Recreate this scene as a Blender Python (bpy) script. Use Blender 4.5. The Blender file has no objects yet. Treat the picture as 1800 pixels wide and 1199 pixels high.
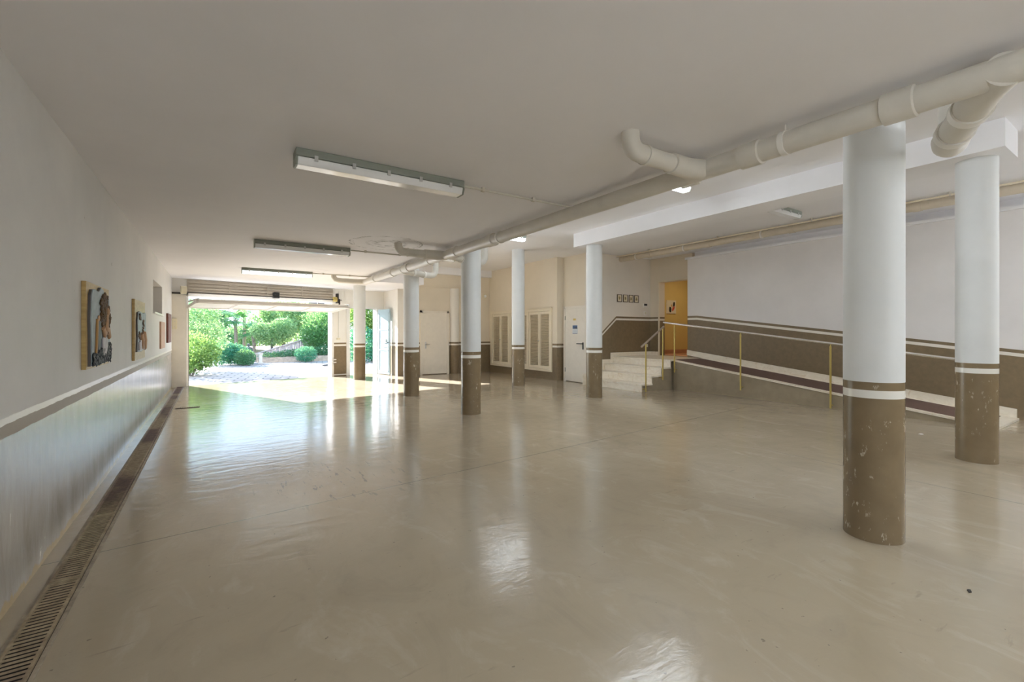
import bpy, bmesh, math, random
from mathutils import Vector, Matrix
R = math.radians
random.seed(7)
SC = bpy.context.scene
COL = SC.collection

# ------------------------------------------------------------------ camera frame
CAM_H = 1.3
YAW = math.atan(526.0 / 800.0)
Sn, Cs = math.sin(YAW), math.cos(YAW)

# ------------------------------------------------------------------ material helpers
def new_mat(name):
    m = bpy.data.materials.new(name)
    m.use_nodes = True
    nt = m.node_tree
    for n in list(nt.nodes):
        nt.nodes.remove(n)
    out = nt.nodes.new('ShaderNodeOutputMaterial')
    b = nt.nodes.new('ShaderNodeBsdfPrincipled')
    nt.links.new(b.outputs[0], out.inputs[0])
    return m, nt, b, out

class N:
    """small wrapper that writes shader node maths"""
    def __init__(self, nt):
        self.nt = nt
    def node(self, t, **kw):
        n = self.nt.nodes.new(t)
        for k, v in kw.items():
            setattr(n, k, v)
        return n
    def put(self, sock, v):
        if isinstance(v, bpy.types.NodeSocket):
            self.nt.links.new(v, sock)
        elif v is not None:
            if hasattr(sock.default_value, '__len__') and len(sock.default_value) == 4 and len(v) == 3:
                v = (*v, 1)
            sock.default_value = v
    def math(self, op, a, b=None, c=None, clamp=False):
        n = self.node('ShaderNodeMath', operation=op)
        n.use_clamp = clamp
        self.put(n.inputs[0], a)
        if b is not None: self.put(n.inputs[1], b)
        if c is not None: self.put(n.inputs[2], c)
        return n.outputs[0]
    def pos(self):
        g = self.node('ShaderNodeNewGeometry')
        return g.outputs['Position']
    def xyz(self, v=None):
        s = self.node('ShaderNodeSeparateXYZ')
        self.put(s.inputs[0], v if v is not None else self.pos())
        return s.outputs
    def noise(self, vec, scale, detail=3, rough=0.5, dist=0.0):
        n = self.node('ShaderNodeTexNoise')
        self.put(n.inputs['Vector'], vec)
        n.inputs['Scale'].default_value = scale
        n.inputs['Detail'].default_value = detail
        n.inputs['Roughness'].default_value = rough
        n.inputs['Distortion'].default_value = dist
        return n.outputs['Fac']
    def scale(self, vec, s, loc=(0, 0, 0), rot=(0, 0, 0)):
        n = self.node('ShaderNodeMapping')
        self.put(n.inputs['Vector'], vec)
        n.inputs['Scale'].default_value = s
        n.inputs['Location'].default_value = loc
        n.inputs['Rotation'].default_value = rot
        return n.outputs[0]
    def ramp(self, f, lo, hi, a=0.0, b=1.0):
        n = self.node('ShaderNodeMapRange')
        n.clamp = True
        self.put(n.inputs[0], f)
        n.inputs[1].default_value = lo; n.inputs[2].default_value = hi
        n.inputs[3].default_value = a; n.inputs[4].default_value = b
        return n.outputs[0]
    def mix(self, f, a, b):
        n = self.node('ShaderNodeMix', data_type='RGBA')
        self.put(n.inputs[0], f); self.put(n.inputs[6], a); self.put(n.inputs[7], b)
        return n.outputs[2]
    def mixf(self, f, a, b):
        n = self.node('ShaderNodeMix', data_type='FLOAT')
        self.put(n.inputs[0], f); self.put(n.inputs[2], a); self.put(n.inputs[3], b)
        return n.outputs[0]
    def bump(self, h, strength, dist=0.01):
        n = self.node('ShaderNodeBump')
        n.inputs['Strength'].default_value = strength
        n.inputs['Distance'].default_value = dist
        self.put(n.inputs['Height'], h)
        return n.outputs[0]
    def between(self, v, lo, hi):
        return self.math('MULTIPLY', self.math('GREATER_THAN', v, lo), self.math('LESS_THAN', v, hi))

def plain(name, col, rough=0.6, metal=0.0, spec=0.5, var=0.0, scale=8.0, bump=0.0, bscale=60.0, coat=0.0):
    m, nt, b, out = new_mat(name)
    n = N(nt)
    b.inputs['Base Color'].default_value = (*col, 1)
    b.inputs['Roughness'].default_value = rough
    b.inputs['Metallic'].default_value = metal
    b.inputs['Specular IOR Level'].default_value = spec
    b.inputs['Coat Weight'].default_value = coat
    tc = n.node('ShaderNodeTexCoord').outputs['Object']
    if var > 0:
        f = n.noise(tc, scale, 5, 0.6)
        lo = tuple(c * (1 - var) for c in col); hi = tuple(min(1, c * (1 + var)) for c in col)
        n.put(b.inputs['Base Color'], n.mix(n.ramp(f, 0.3, 0.7), lo, hi))
    if bump > 0:
        n.put(b.inputs['Normal'], n.bump(n.noise(tc, bscale, 4, 0.6), bump, 0.005))
    return m

def emit(name, col, strength):
    m = bpy.data.materials.new(name); m.use_nodes = True
    nt = m.node_tree
    for q in list(nt.nodes): nt.nodes.remove(q)
    o = nt.nodes.new('ShaderNodeOutputMaterial'); e = nt.nodes.new('ShaderNodeEmission')
    e.inputs[0].default_value = (*col, 1); e.inputs[1].default_value = strength
    nt.links.new(e.outputs[0], o.inputs[0])
    return m

WHITE = (0.78, 0.755, 0.71)
CREAM = (0.76, 0.68, 0.55)
BROWN = (0.205, 0.152, 0.088)
STRIPE = (0.80, 0.76, 0.68)

def wall_paint(name, kind='level', white=WHITE, rough_low=0.35):
    """painted plaster: white above, thin brown stripe, white stripe, brown dado below. kind picks how the stripes run."""
    m, nt, b, out = new_mat(name)
    n = N(nt)
    p = n.pos(); x, y, z = n.xyz(p)
    if kind == 'level':
        h = z
    elif kind == 'ramp':      # stripes follow the ramp along y
        base = n.math('MULTIPLY_ADD', y, 0.1246, -0.174)
        base = n.math('MINIMUM', n.math('MAXIMUM', base, 0.0), 0.68)
        h = n.math('SUBTRACT', z, n.math('ADD', base, 0.035))
    elif kind == 'stairs':    # level along the landing, sloping down with the stairs
        base = n.math('MULTIPLY_ADD', x, 0.80, -6.33)
        base = n.math('MINIMUM', n.math('MAXIMUM', base, 0.0), 0.725)
        h = n.math('SUBTRACT', z, base)
    elif kind == 'landing':
        h = n.math('SUBTRACT', z, 0.725)
    f_dado = n.math('LESS_THAN', h, 0.99)
    f_white = n.between(h, 0.89, 0.94)
    cl = n.noise(p, 0.9, 5, 0.6)
    fine = n.noise(p, 14, 4, 0.6)
    wcol = n.mix(n.ramp(cl, 0.3, 0.7), tuple(c * 0.93 for c in white), tuple(min(1, c * 1.04) for c in white))
    bcol = n.mix(n.ramp(fine, 0.3, 0.7), tuple(c * 0.9 for c in BROWN), tuple(c * 1.1 for c in BROWN))
    c = n.mix(f_dado, wcol, bcol)
    c = n.mix(f_white, c, STRIPE)
    n.put(b.inputs['Base Color'], c)
    n.put(b.inputs['Roughness'], n.mixf(f_dado, 0.6, rough_low))
    n.put(b.inputs['Normal'], n.bump(n.noise(p, 40, 5, 0.6), 0.12, 0.004))
    return m

def left_wall_paint():
    m, nt, b, out = new_mat('left_wall_plaster')
    n = N(nt)
    p = n.pos(); x, y, z = n.xyz(p)
    wob = n.math('MULTIPLY', n.math('SUBTRACT', n.noise(n.scale(p, (1, 7, 7)), 1.0, 4, 0.7), 0.5), 0.02)
    h = n.math('ADD', z, wob)
    cl = n.noise(p, 0.8, 6, 0.62)
    up = n.mix(n.ramp(cl, 0.3, 0.7), (0.62, 0.62, 0.61), (0.74, 0.735, 0.72))
    # small knocks and specks on the upper wall
    sp = n.noise(p, 9.0, 2, 0.5)
    up = n.mix(n.ramp(sp, 0.765, 0.79), up, (0.35, 0.33, 0.30))
    streak = n.noise(n.scale(p, (1, 2.6, 0.7)), 2.3, 9, 0.72, 0.5)
    low = n.mix(n.ramp(streak, 0.32, 0.70), (0.36, 0.33, 0.29), (0.52, 0.495, 0.46))
    spots = n.noise(n.scale(p, (1, 3, 1.2)), 5.0, 5, 0.7)
    low = n.mix(n.ramp(spots, 0.64, 0.72, 0, 0.75), low, (0.18, 0.16, 0.14))
    # peeling ochre edge along the floor
    foot = n.math('SUBTRACT', z, n.math('MULTIPLY', n.math('SUBTRACT', n.noise(n.scale(p, (1, 4, 1)), 2.2, 5, 0.7), 0.42), 0.16))
    fm = n.math('MULTIPLY', n.ramp(foot, 0.02, 0.035, 1, 0), 0.8)
    low = n.mix(fm, low, (0.50, 0.38, 0.20))
    c = n.mix(n.math('LESS_THAN', h, 0.905), up, (0.80, 0.78, 0.74))
    c = n.mix(n.math('LESS_THAN', h, 0.872), c, (0.42, 0.385, 0.33))
    c = n.mix(n.math('LESS_THAN', h, 0.812), c, low)
    n.put(b.inputs['Base Color'], c)
    fl = n.math('LESS_THAN', h, 0.812)
    fw = n.between(h, 0.872, 0.905)
    rr = n.mixf(fl, 0.55, n.ramp(streak, 0.3, 0.7, 0.19, 0.28))
    n.put(b.inputs['Roughness'], n.mixf(fw, rr, 0.3))
    n.put(b.inputs['Specular IOR Level'], n.mixf(fl, 0.4, 0.9))
    bh = n.math('ADD', n.math('MULTIPLY', n.noise(n.scale(p, (1, 9, 3)), 3.0, 5, 0.6), 1.0), n.math('MULTIPLY', n.noise(p, 55, 3, 0.6), 0.35))
    n.put(b.inputs['Normal'], n.bump(bh, 0.13, 0.008))
    return m

def ceiling_paint(name, col=(0.70, 0.675, 0.645), stain=False):
    m, nt, b, out = new_mat(name)
    n = N(nt)
    p = n.pos(); x, y, z = n.xyz(p)
    cl = n.noise(p, 0.55, 5, 0.6)
    c = n.mix(n.ramp(cl, 0.25, 0.75), tuple(q * 0.94 for q in col), tuple(min(1, q * 1.04) for q in col))
    if stain:
        wx = n.math('MULTIPLY', n.math('SUBTRACT', n.noise(p, 6, 5, 0.7), 0.5), 0.10)
        dx = n.math('SUBTRACT', x, 2.10); dy = n.math('SUBTRACT', y, 6.50)
        d = n.math('SQRT', n.math('ADD', n.math('MULTIPLY', dx, dx), n.math('MULTIPLY', n.math('MULTIPLY', dy, dy), 0.9)))
        d = n.math('ADD', d, wx)
        br = n.ramp(n.noise(p, 11, 4, 0.7), 0.44, 0.60)
        f = None
        for r0, w, k in ((0.50, 0.022, 0.95), (0.46, 0.014, 0.5), (0.27, 0.035, 0.9), (0.15, 0.05, 0.9), (0.20, 0.02, 0.7)):
            q = n.math('MULTIPLY', n.ramp(n.math('ABSOLUTE', n.math('SUBTRACT', d, r0)), 0.0, w, k, 0), br)
            f = q if f is None else n.math('MAXIMUM', f, q)
        c = n.mix(f, c, (0.13, 0.125, 0.12))
        halo = n.ramp(d, 0.44, 0.52, 0.16, 0.0)
        c = n.mix(halo, c, (0.80, 0.80, 0.80))
    n.put(b.inputs['Base Color'], c)
    b.inputs['Roughness'].default_value = 0.7
    n.put(b.inputs['Normal'], n.bump(n.noise(p, 3.0, 6, 0.6), 0.10, 0.02))
    return m

def floor_paint():
    m, nt, b, out = new_mat('painted_concrete_floor')
    n = N(nt)
    p = n.pos(); x, y, z = n.xyz(p)
    cl = n.noise(p, 0.45, 6, 0.62, 0.6)
    c = n.mix(n.ramp(cl, 0.28, 0.72), (0.32, 0.262, 0.182), (0.40, 0.338, 0.248))
    mot = n.noise(n.scale(p, (1.4, 0.7, 1)), 2.2, 7, 0.68, 1.2)
    c = n.mix(n.ramp(mot, 0.55, 0.75, 0, 0.5), c, (0.48, 0.43, 0.35))
    c = n.mix(n.ramp(mot, 0.46, 0.28, 0, 0.5), c, (0.28, 0.235, 0.175))
    # scuffs and tyre marks
    st = n.noise(n.scale(p, (16, 3.2, 1), rot=(0, 0, R(22))), 1.3, 3, 0.6)
    cx = n.math('SUBTRACT', x, 0.95); cy = n.math('SUBTRACT', y, 4.2)
    near = n.ramp(n.math('ADD', n.math('MULTIPLY', cx, cx), n.math('MULTIPLY', cy, cy)), 0.05, 0.6, 1, 0)
    c = n.mix(n.math('MULTIPLY', n.ramp(st, 0.60, 0.66), near), c, (0.15, 0.13, 0.11))
    sc = n.noise(n.scale(p, (2.0, 11, 1), rot=(0, 0, R(-35))), 1.7, 4, 0.6)
    c = n.mix(n.ramp(sc, 0.66, 0.74, 0, 0.55), c, (0.24, 0.20, 0.15))
    spk = n.noise(p, 26, 2, 0.5)
    c = n.mix(n.ramp(spk, 0.735, 0.76, 0, 0.7), c, (0.16, 0.13, 0.10))
    # saw cut joints
    j1 = n.math('ABSOLUTE', n.math('SUBTRACT', y, n.math('MULTIPLY_ADD', x, 0.0952, 3.638)))
    j2 = n.math('ABSOLUTE', n.math('SUBTRACT', x, 5.12))
    j2 = n.math('ADD', j2, n.math('MULTIPLY', n.math('GREATER_THAN', y, 2.6), 9.0))
    j = n.math('MINIMUM', j1, n.math('ADD', j2, 0.001))
    jm = n.ramp(j, 0.003, 0.006, 1, 0)
    c = n.mix(n.math('MULTIPLY', jm, 0.75), c, (0.12, 0.10, 0.08))
    n.put(b.inputs['Base Color'], c)
    n.put(b.inputs['Roughness'], n.ramp(mot, 0.25, 0.75, 0.09, 0.18))
    b.inputs['Specular IOR Level'].default_value = 0.55
    wv = n.noise(n.scale(p, (1.2, 3.0, 1)), 2.6, 5, 0.55, 0.4)
    bh = n.math('ADD', n.math('MULTIPLY', wv, 1.0), n.math('MULTIPLY', n.noise(n.scale(p, (1, 2.2, 1)), 13, 5, 0.65), 0.16))
    bh = n.math('SUBTRACT', bh, n.math('MULTIPLY', jm, 0.25))
    n.put(b.inputs['Normal'], n.bump(bh, 0.16, 0.02))
    return m

def column_paint():
    m, nt, b, out = new_mat('column_paint')
    n = N(nt)
    p = n.pos(); x, y, z = n.xyz(p)
    f_dado = n.math('LESS_THAN', z, 0.99)
    f_white = n.between(z, 0.89, 0.94)
    fine = n.noise(p, 7, 4, 0.6)
    wcol = n.mix(n.ramp(n.noise(p, 1.6, 5, 0.6), 0.3, 0.7), (0.68, 0.70, 0.70), (0.75, 0.77, 0.77))
    bcol = n.mix(n.ramp(fine, 0.3, 0.7), tuple(c * 0.92 for c in BROWN), tuple(c * 1.08 for c in BROWN))
    chips = n.math('MULTIPLY', n.ramp(n.noise(n.scale(p, (1, 1, 0.45)), 24, 6, 0.72), 0.60, 0.625), n.ramp(n.noise(p, 3.4, 3, 0.5), 0.47, 0.56))
    bcol = n.mix(n.math('MULTIPLY', chips, 0.8), bcol, (0.48, 0.42, 0.32))
    c = n.mix(f_dado, wcol, bcol)
    c = n.mix(f_white, c, (0.80, 0.79, 0.74))
    n.put(b.inputs['Base Color'], c)
    n.put(b.inputs['Roughness'], n.mixf(f_dado, 0.55, n.mixf(chips, 0.2, 0.6)))
    n.put(b.inputs['Normal'], n.bump(n.noise(p, 9, 4, 0.5), 0.05, 0.01))
    return m

def marble(name):
    m, nt, b, out = new_mat(name)
    n = N(nt)
    p = n.pos()
    v = n.noise(n.scale(p, (1, 1, 2.2)), 5, 7, 0.68, 1.4)
    c = n.mix(n.ramp(v, 0.3, 0.7), (0.74, 0.66, 0.53), (0.86, 0.80, 0.69))
    c = n.mix(n.ramp(n.noise(p, 3.0, 6, 0.7, 2.0), 0.56, 0.66, 0, 0.5), c, (0.60, 0.46, 0.30))
    n.put(b.inputs['Base Color'], c)
    b.inputs['Roughness'].default_value = 0.3
    return m

def paving():
    m, nt, b, out = new_mat('brick_paving')
    n = N(nt)
    p = n.pos()
    br = n.node('ShaderNodeTexBrick')
    n.put(br.inputs['Vector'], n.scale(p, (1, 1, 1), rot=(0, 0, R(10.7))))
    br.inputs['Scale'].default_value = 1.0
    br.inputs['Brick Width'].default_value = 0.44
    br.inputs['Row Height'].default_value = 0.30
    br.inputs['Mortar Size'].default_value = 0.022
    br.inputs['Color1'].default_value = (0.29, 0.25, 0.24, 1)
    br.inputs['Color2'].default_value = (0.36, 0.31, 0.30, 1)
    br.inputs['Mortar'].default_value = (0.11, 0.095, 0.09, 1)
    n.put(b.inputs['Base Color'], br.outputs['Color'])
    b.inputs['Roughness'].default_value = 0.75
    n.put(b.inputs['Normal'], n.bump(br.outputs['Fac'], -0.4, 0.01))
    return m

def leaf_mat(name, a, bcol, trans=0.45):
    m = bpy.data.materials.new(name); m.use_nodes = True
    nt = m.node_tree
    for q in list(nt.nodes): nt.nodes.remove(q)
    n = N(nt)
    out = n.node('ShaderNodeOutputMaterial')
    bs = n.node('ShaderNodeBsdfPrincipled'); tr = n.node('ShaderNodeBsdfTranslucent'); mx = n.node('ShaderNodeMixShader')
    g = n.node('ShaderNodeNewGeometry')
    rnd = g.outputs['Random Per Island']
    big = n.noise(g.outputs['Position'], 2.2, 3, 0.6)
    f = n.math('MULTIPLY_ADD', big, 0.5, n.math('MULTIPLY', rnd, 0.5))
    c = n.mix(n.ramp(f, 0.25, 0.75), a, bcol)
    n.put(bs.inputs['Base Color'], c); bs.inputs['Roughness'].default_value = 0.3
    n.put(tr.inputs['Color'], n.mix(0.35, c, (0.45, 0.60, 0.10)))
    mx.inputs[0].default_value = trans
    nt.links.new(bs.outputs[0], mx.inputs[1]); nt.links.new(tr.outputs[0], mx.inputs[2])
    nt.links.new(mx.outputs[0], out.inputs[0])
    return m

def grained(name, a, bcol, rough=0.55, axis=(1, 8, 8)):
    m, nt, b, out = new_mat(name)
    n = N(nt)
    tc = n.node('ShaderNodeTexCoord').outputs['Object']
    f = n.noise(n.scale(tc, axis), 3, 5, 0.6, 0.4)
    n.put(b.inputs['Base Color'], n.mix(n.ramp(f, 0.3, 0.7), a, bcol))
    b.inputs['Roughness'].default_value = rough
    n.put(b.inputs['Normal'], n.bump(f, 0.1, 0.005))
    return m

M = {}
M['floor'] = floor_paint()
M['left_wall'] = left_wall_paint()
M['ceil_low'] = ceiling_paint('low_ceiling_plaster', (0.83, 0.82, 0.84), True)
M['ceil_high'] = ceiling_paint('high_ceiling_plaster', (0.84, 0.84, 0.86))
M['wall'] = wall_paint('wall_paint_level', 'level', CREAM)
M['wall_far'] = wall_paint('wall_paint_entrance', 'level', (0.80, 0.77, 0.71))
M['wall_ramp'] = wall_paint('wall_paint_ramp', 'ramp', (0.79, 0.77, 0.76))
M['wall_stairs'] = wall_paint('wall_paint_stairs', 'stairs', (0.77, 0.72, 0.64))
M['wall_landing'] = wall_paint('wall_paint_landing', 'landing', CREAM)
M['column'] = column_paint()
M['marble'] = marble('cream_marble')
M['brown_render'] = plain('brown_rendered_side', (0.30, 0.245, 0.165), 0.6, var=0.12, scale=5, bump=0.15)
M['runner'] = plain('brown_ribbed_runner', (0.13, 0.075, 0.055), 0.75, var=0.15, scale=40, bump=0.3, bscale=120)
M['yellow'] = plain('ochre_hall_plaster', (0.58, 0.42, 0.14), 0.6, var=0.05, scale=2)
M['hall_floor'] = plain('hall_terracotta_floor', (0.42, 0.20, 0.10), 0.35, var=0.1)
M['pvc'] = plain('painted_pvc_pipe', (0.63, 0.60, 0.535), 0.38, var=0.05, scale=5, bump=0.04, bscale=14)
M['pvc_white'] = plain('white_pipe_collar', (0.80, 0.78, 0.73), 0.4)
M['pvc_tan'] = plain('tan_painted_pipe', (0.62, 0.55, 0.44), 0.45, var=0.06, scale=6)
M['conduit'] = plain('painted_conduit', (0.60, 0.57, 0.50), 0.5)
M['dark_metal'] = plain('dark_steel', (0.06, 0.055, 0.05), 0.5, 0.6)
M['black'] = plain('black_plastic', (0.015, 0.015, 0.015), 0.4)
M['grey_housing'] = plain('grey_green_lamp_housing', (0.26, 0.28, 0.24), 0.5, var=0.08)
M['lens'] = plain('milky_lamp_lens', (0.86, 0.87, 0.88), 0.12, spec=0.7)
M['lens_on'] = emit('lit_lamp_lens', (0.86, 0.94, 1.0), 30.0)
M['lens_dim'] = emit('faintly_lit_lamp_lens', (0.88, 0.98, 1.0), 1.6)
M['lens_fill'] = emit('fill_lamp_lens', (0.86, 0.93, 1.0), 18.0)  # for the unseen lamps added behind the camera as extra light
M['steel_clip'] = plain('bright_steel_clip', (0.6, 0.6, 0.6), 0.3, 0.9)
M['white_door'] = plain('white_painted_door', (0.78, 0.73, 0.64), 0.4, var=0.03)
M['cream_wood'] = plain('cream_painted_wood', (0.76, 0.68, 0.53), 0.45, var=0.04)
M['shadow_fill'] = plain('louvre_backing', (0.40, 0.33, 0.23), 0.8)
M['blue_door'] = plain('pale_blue_steel_door', (0.40, 0.52, 0.58), 0.35, var=0.06, scale=3)
M['garage_white'] = plain('white_garage_panel', (0.76, 0.74, 0.70), 0.45, var=0.04)
M['lintel'] = plain('beige_ribbed_lintel', (0.40, 0.35, 0.28), 0.55, var=0.05)
M['ivory'] = plain('ivory_plastic', (0.70, 0.64, 0.47), 0.45)
M['yellow_metal'] = plain('yellowed_bracket', (0.55, 0.42, 0.12), 0.45)
M['brass'] = plain('brass_tube', (0.60, 0.47, 0.16), 0.28, 0.9)
M['chrome'] = plain('satin_chrome_tube', (0.80, 0.77, 0.73), 0.22, 0.9)
M['rust'] = plain('rusty_steel_grate', (0.34, 0.26, 0.165), 0.6, 0.3, var=0.45, scale=14, bump=0.3)
def rusty():
    m, nt, b, out = new_mat('rusty_channel_steel'); n = N(nt); p = n.pos()
    big = n.noise(n.scale(p, (1, .55, 1)), 1.0, 3, .6); fine = n.noise(p, 22, 5, .65)
    c = n.mix(n.ramp(fine, .3, .7), (0.22, 0.165, 0.10), (0.46, 0.37, 0.24))
    c = n.mix(n.ramp(big, .46, .56), c, n.mix(n.ramp(fine, .3, .7), (0.10, 0.06, 0.045), (0.21, 0.13, 0.10)))
    n.put(b.inputs['Base Color'], c); b.inputs['Roughness'].default_value = .6
    return m
M['rust_channel'] = rusty()
M['pit'] = plain('dark_channel', (0.015, 0.012, 0.01), 0.9)
M['pale_edge'] = plain('worn_channel_edge', (0.33, 0.28, 0.21), 0.6, 0.1, var=0.35, scale=12)
M['gold'] = grained('gilded_board', (0.40, 0.27, 0.09), (0.58, 0.42, 0.17), 0.4, (1, 3, 12))
M['relief_blue'] = plain('pale_blue_ceramic', (0.33, 0.40, 0.45), 0.5, var=0.2, scale=9, bump=0.2, bscale=30)
M['relief_brown'] = plain('brown_ceramic', (0.11, 0.055, 0.015), 0.6, var=0.5, scale=25, bump=0.5, bscale=60)
M['relief_dark'] = plain('blue_black_ceramic', (0.025, 0.032, 0.042), 0.5, var=0.5, scale=30)
M['relief_skin'] = plain('flesh_ceramic', (0.48, 0.29, 0.16), 0.55, var=0.12, scale=15)
M['relief_pale'] = plain('lilac_grey_ceramic', (0.50, 0.46, 0.47), 0.3, var=0.15, scale=15)
M['relief_ochre'] = plain('ochre_ceramic', (0.45, 0.24, 0.07), 0.35)
M['relief_edge'] = plain('dark_ceramic_edge', (0.10, 0.09, 0.09), 0.4)
M['pink_wood'] = grained('pinkish_wood_board', (0.50, 0.30, 0.20), (0.60, 0.39, 0.27))
M['red_wood'] = grained('dark_red_wood', (0.13, 0.035, 0.02), (0.19, 0.06, 0.035))
M['frame_dark'] = plain('dark_picture_frame', (0.10, 0.07, 0.04), 0.4)
M['mount'] = plain('cream_picture_mount', (0.72, 0.64, 0.46), 0.7)
M['print'] = plain('green_brown_print', (0.30, 0.24, 0.10), 0.7, var=0.5, scale=60)
M['canvas'] = plain('pale_canvas', (0.62, 0.55, 0.40), 0.7)
M['red_paint'] = plain('red_paint', (0.50, 0.06, 0.03), 0.6)
M['paper'] = plain('white_paper', (0.72, 0.76, 0.80), 0.7)
M['print_blue'] = plain('dark_blue_print', (0.10, 0.16, 0.30), 0.6)
M['sticker'] = plain('yellow_sticker', (0.75, 0.56, 0.16), 0.6)
M['stone'] = plain('garden_stone', (0.52, 0.49, 0.46), 0.8, var=0.15, scale=8, bump=0.4)
M['statue'] = plain('dark_weathered_stone', (0.09, 0.09, 0.09), 0.7, var=0.3, scale=12, bump=0.3)
M['soil'] = plain('dry_soil', (0.34, 0.235, 0.165), 0.95, var=0.35, scale=7, bump=0.6, bscale=12)
M['fence'] = plain('weathered_lilac_fence', (0.50, 0.43, 0.44), 0.75, var=0.12, scale=5)
M['bark'] = grained('grey_bark', (0.13, 0.11, 0.10), (0.27, 0.24, 0.22), 0.9, (6, 6, 1))
M['palm_bark'] = grained('palm_bark', (0.26, 0.19, 0.15), (0.42, 0.34, 0.28), 0.9, (3, 3, 12))
M['paving'] = paving()
M['leaf_yellow'] = leaf_mat('yellow_green_leaves', (0.06, 0.18, 0.05), (0.26, 0.38, 0.11))
M['leaf_mid'] = leaf_mat('mid_green_leaves', (0.05, 0.20, 0.09), (0.20, 0.42, 0.16))
M['leaf_teal'] = leaf_mat('blue_green_leaves', (0.02, 0.17, 0.11), (0.07, 0.34, 0.22), 0.3)
M['leaf_dark'] = leaf_mat('dark_green_leaves', (0.025, 0.12, 0.07), (0.09, 0.25, 0.12), 0.3)
M['leaf_light'] = leaf_mat('light_green_leaves', (0.12, 0.30, 0.14), (0.44, 0.58, 0.30))
M['leaf_palm'] = leaf_mat('palm_leaves', (0.04, 0.20, 0.11), (0.16, 0.40, 0.18))

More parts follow.
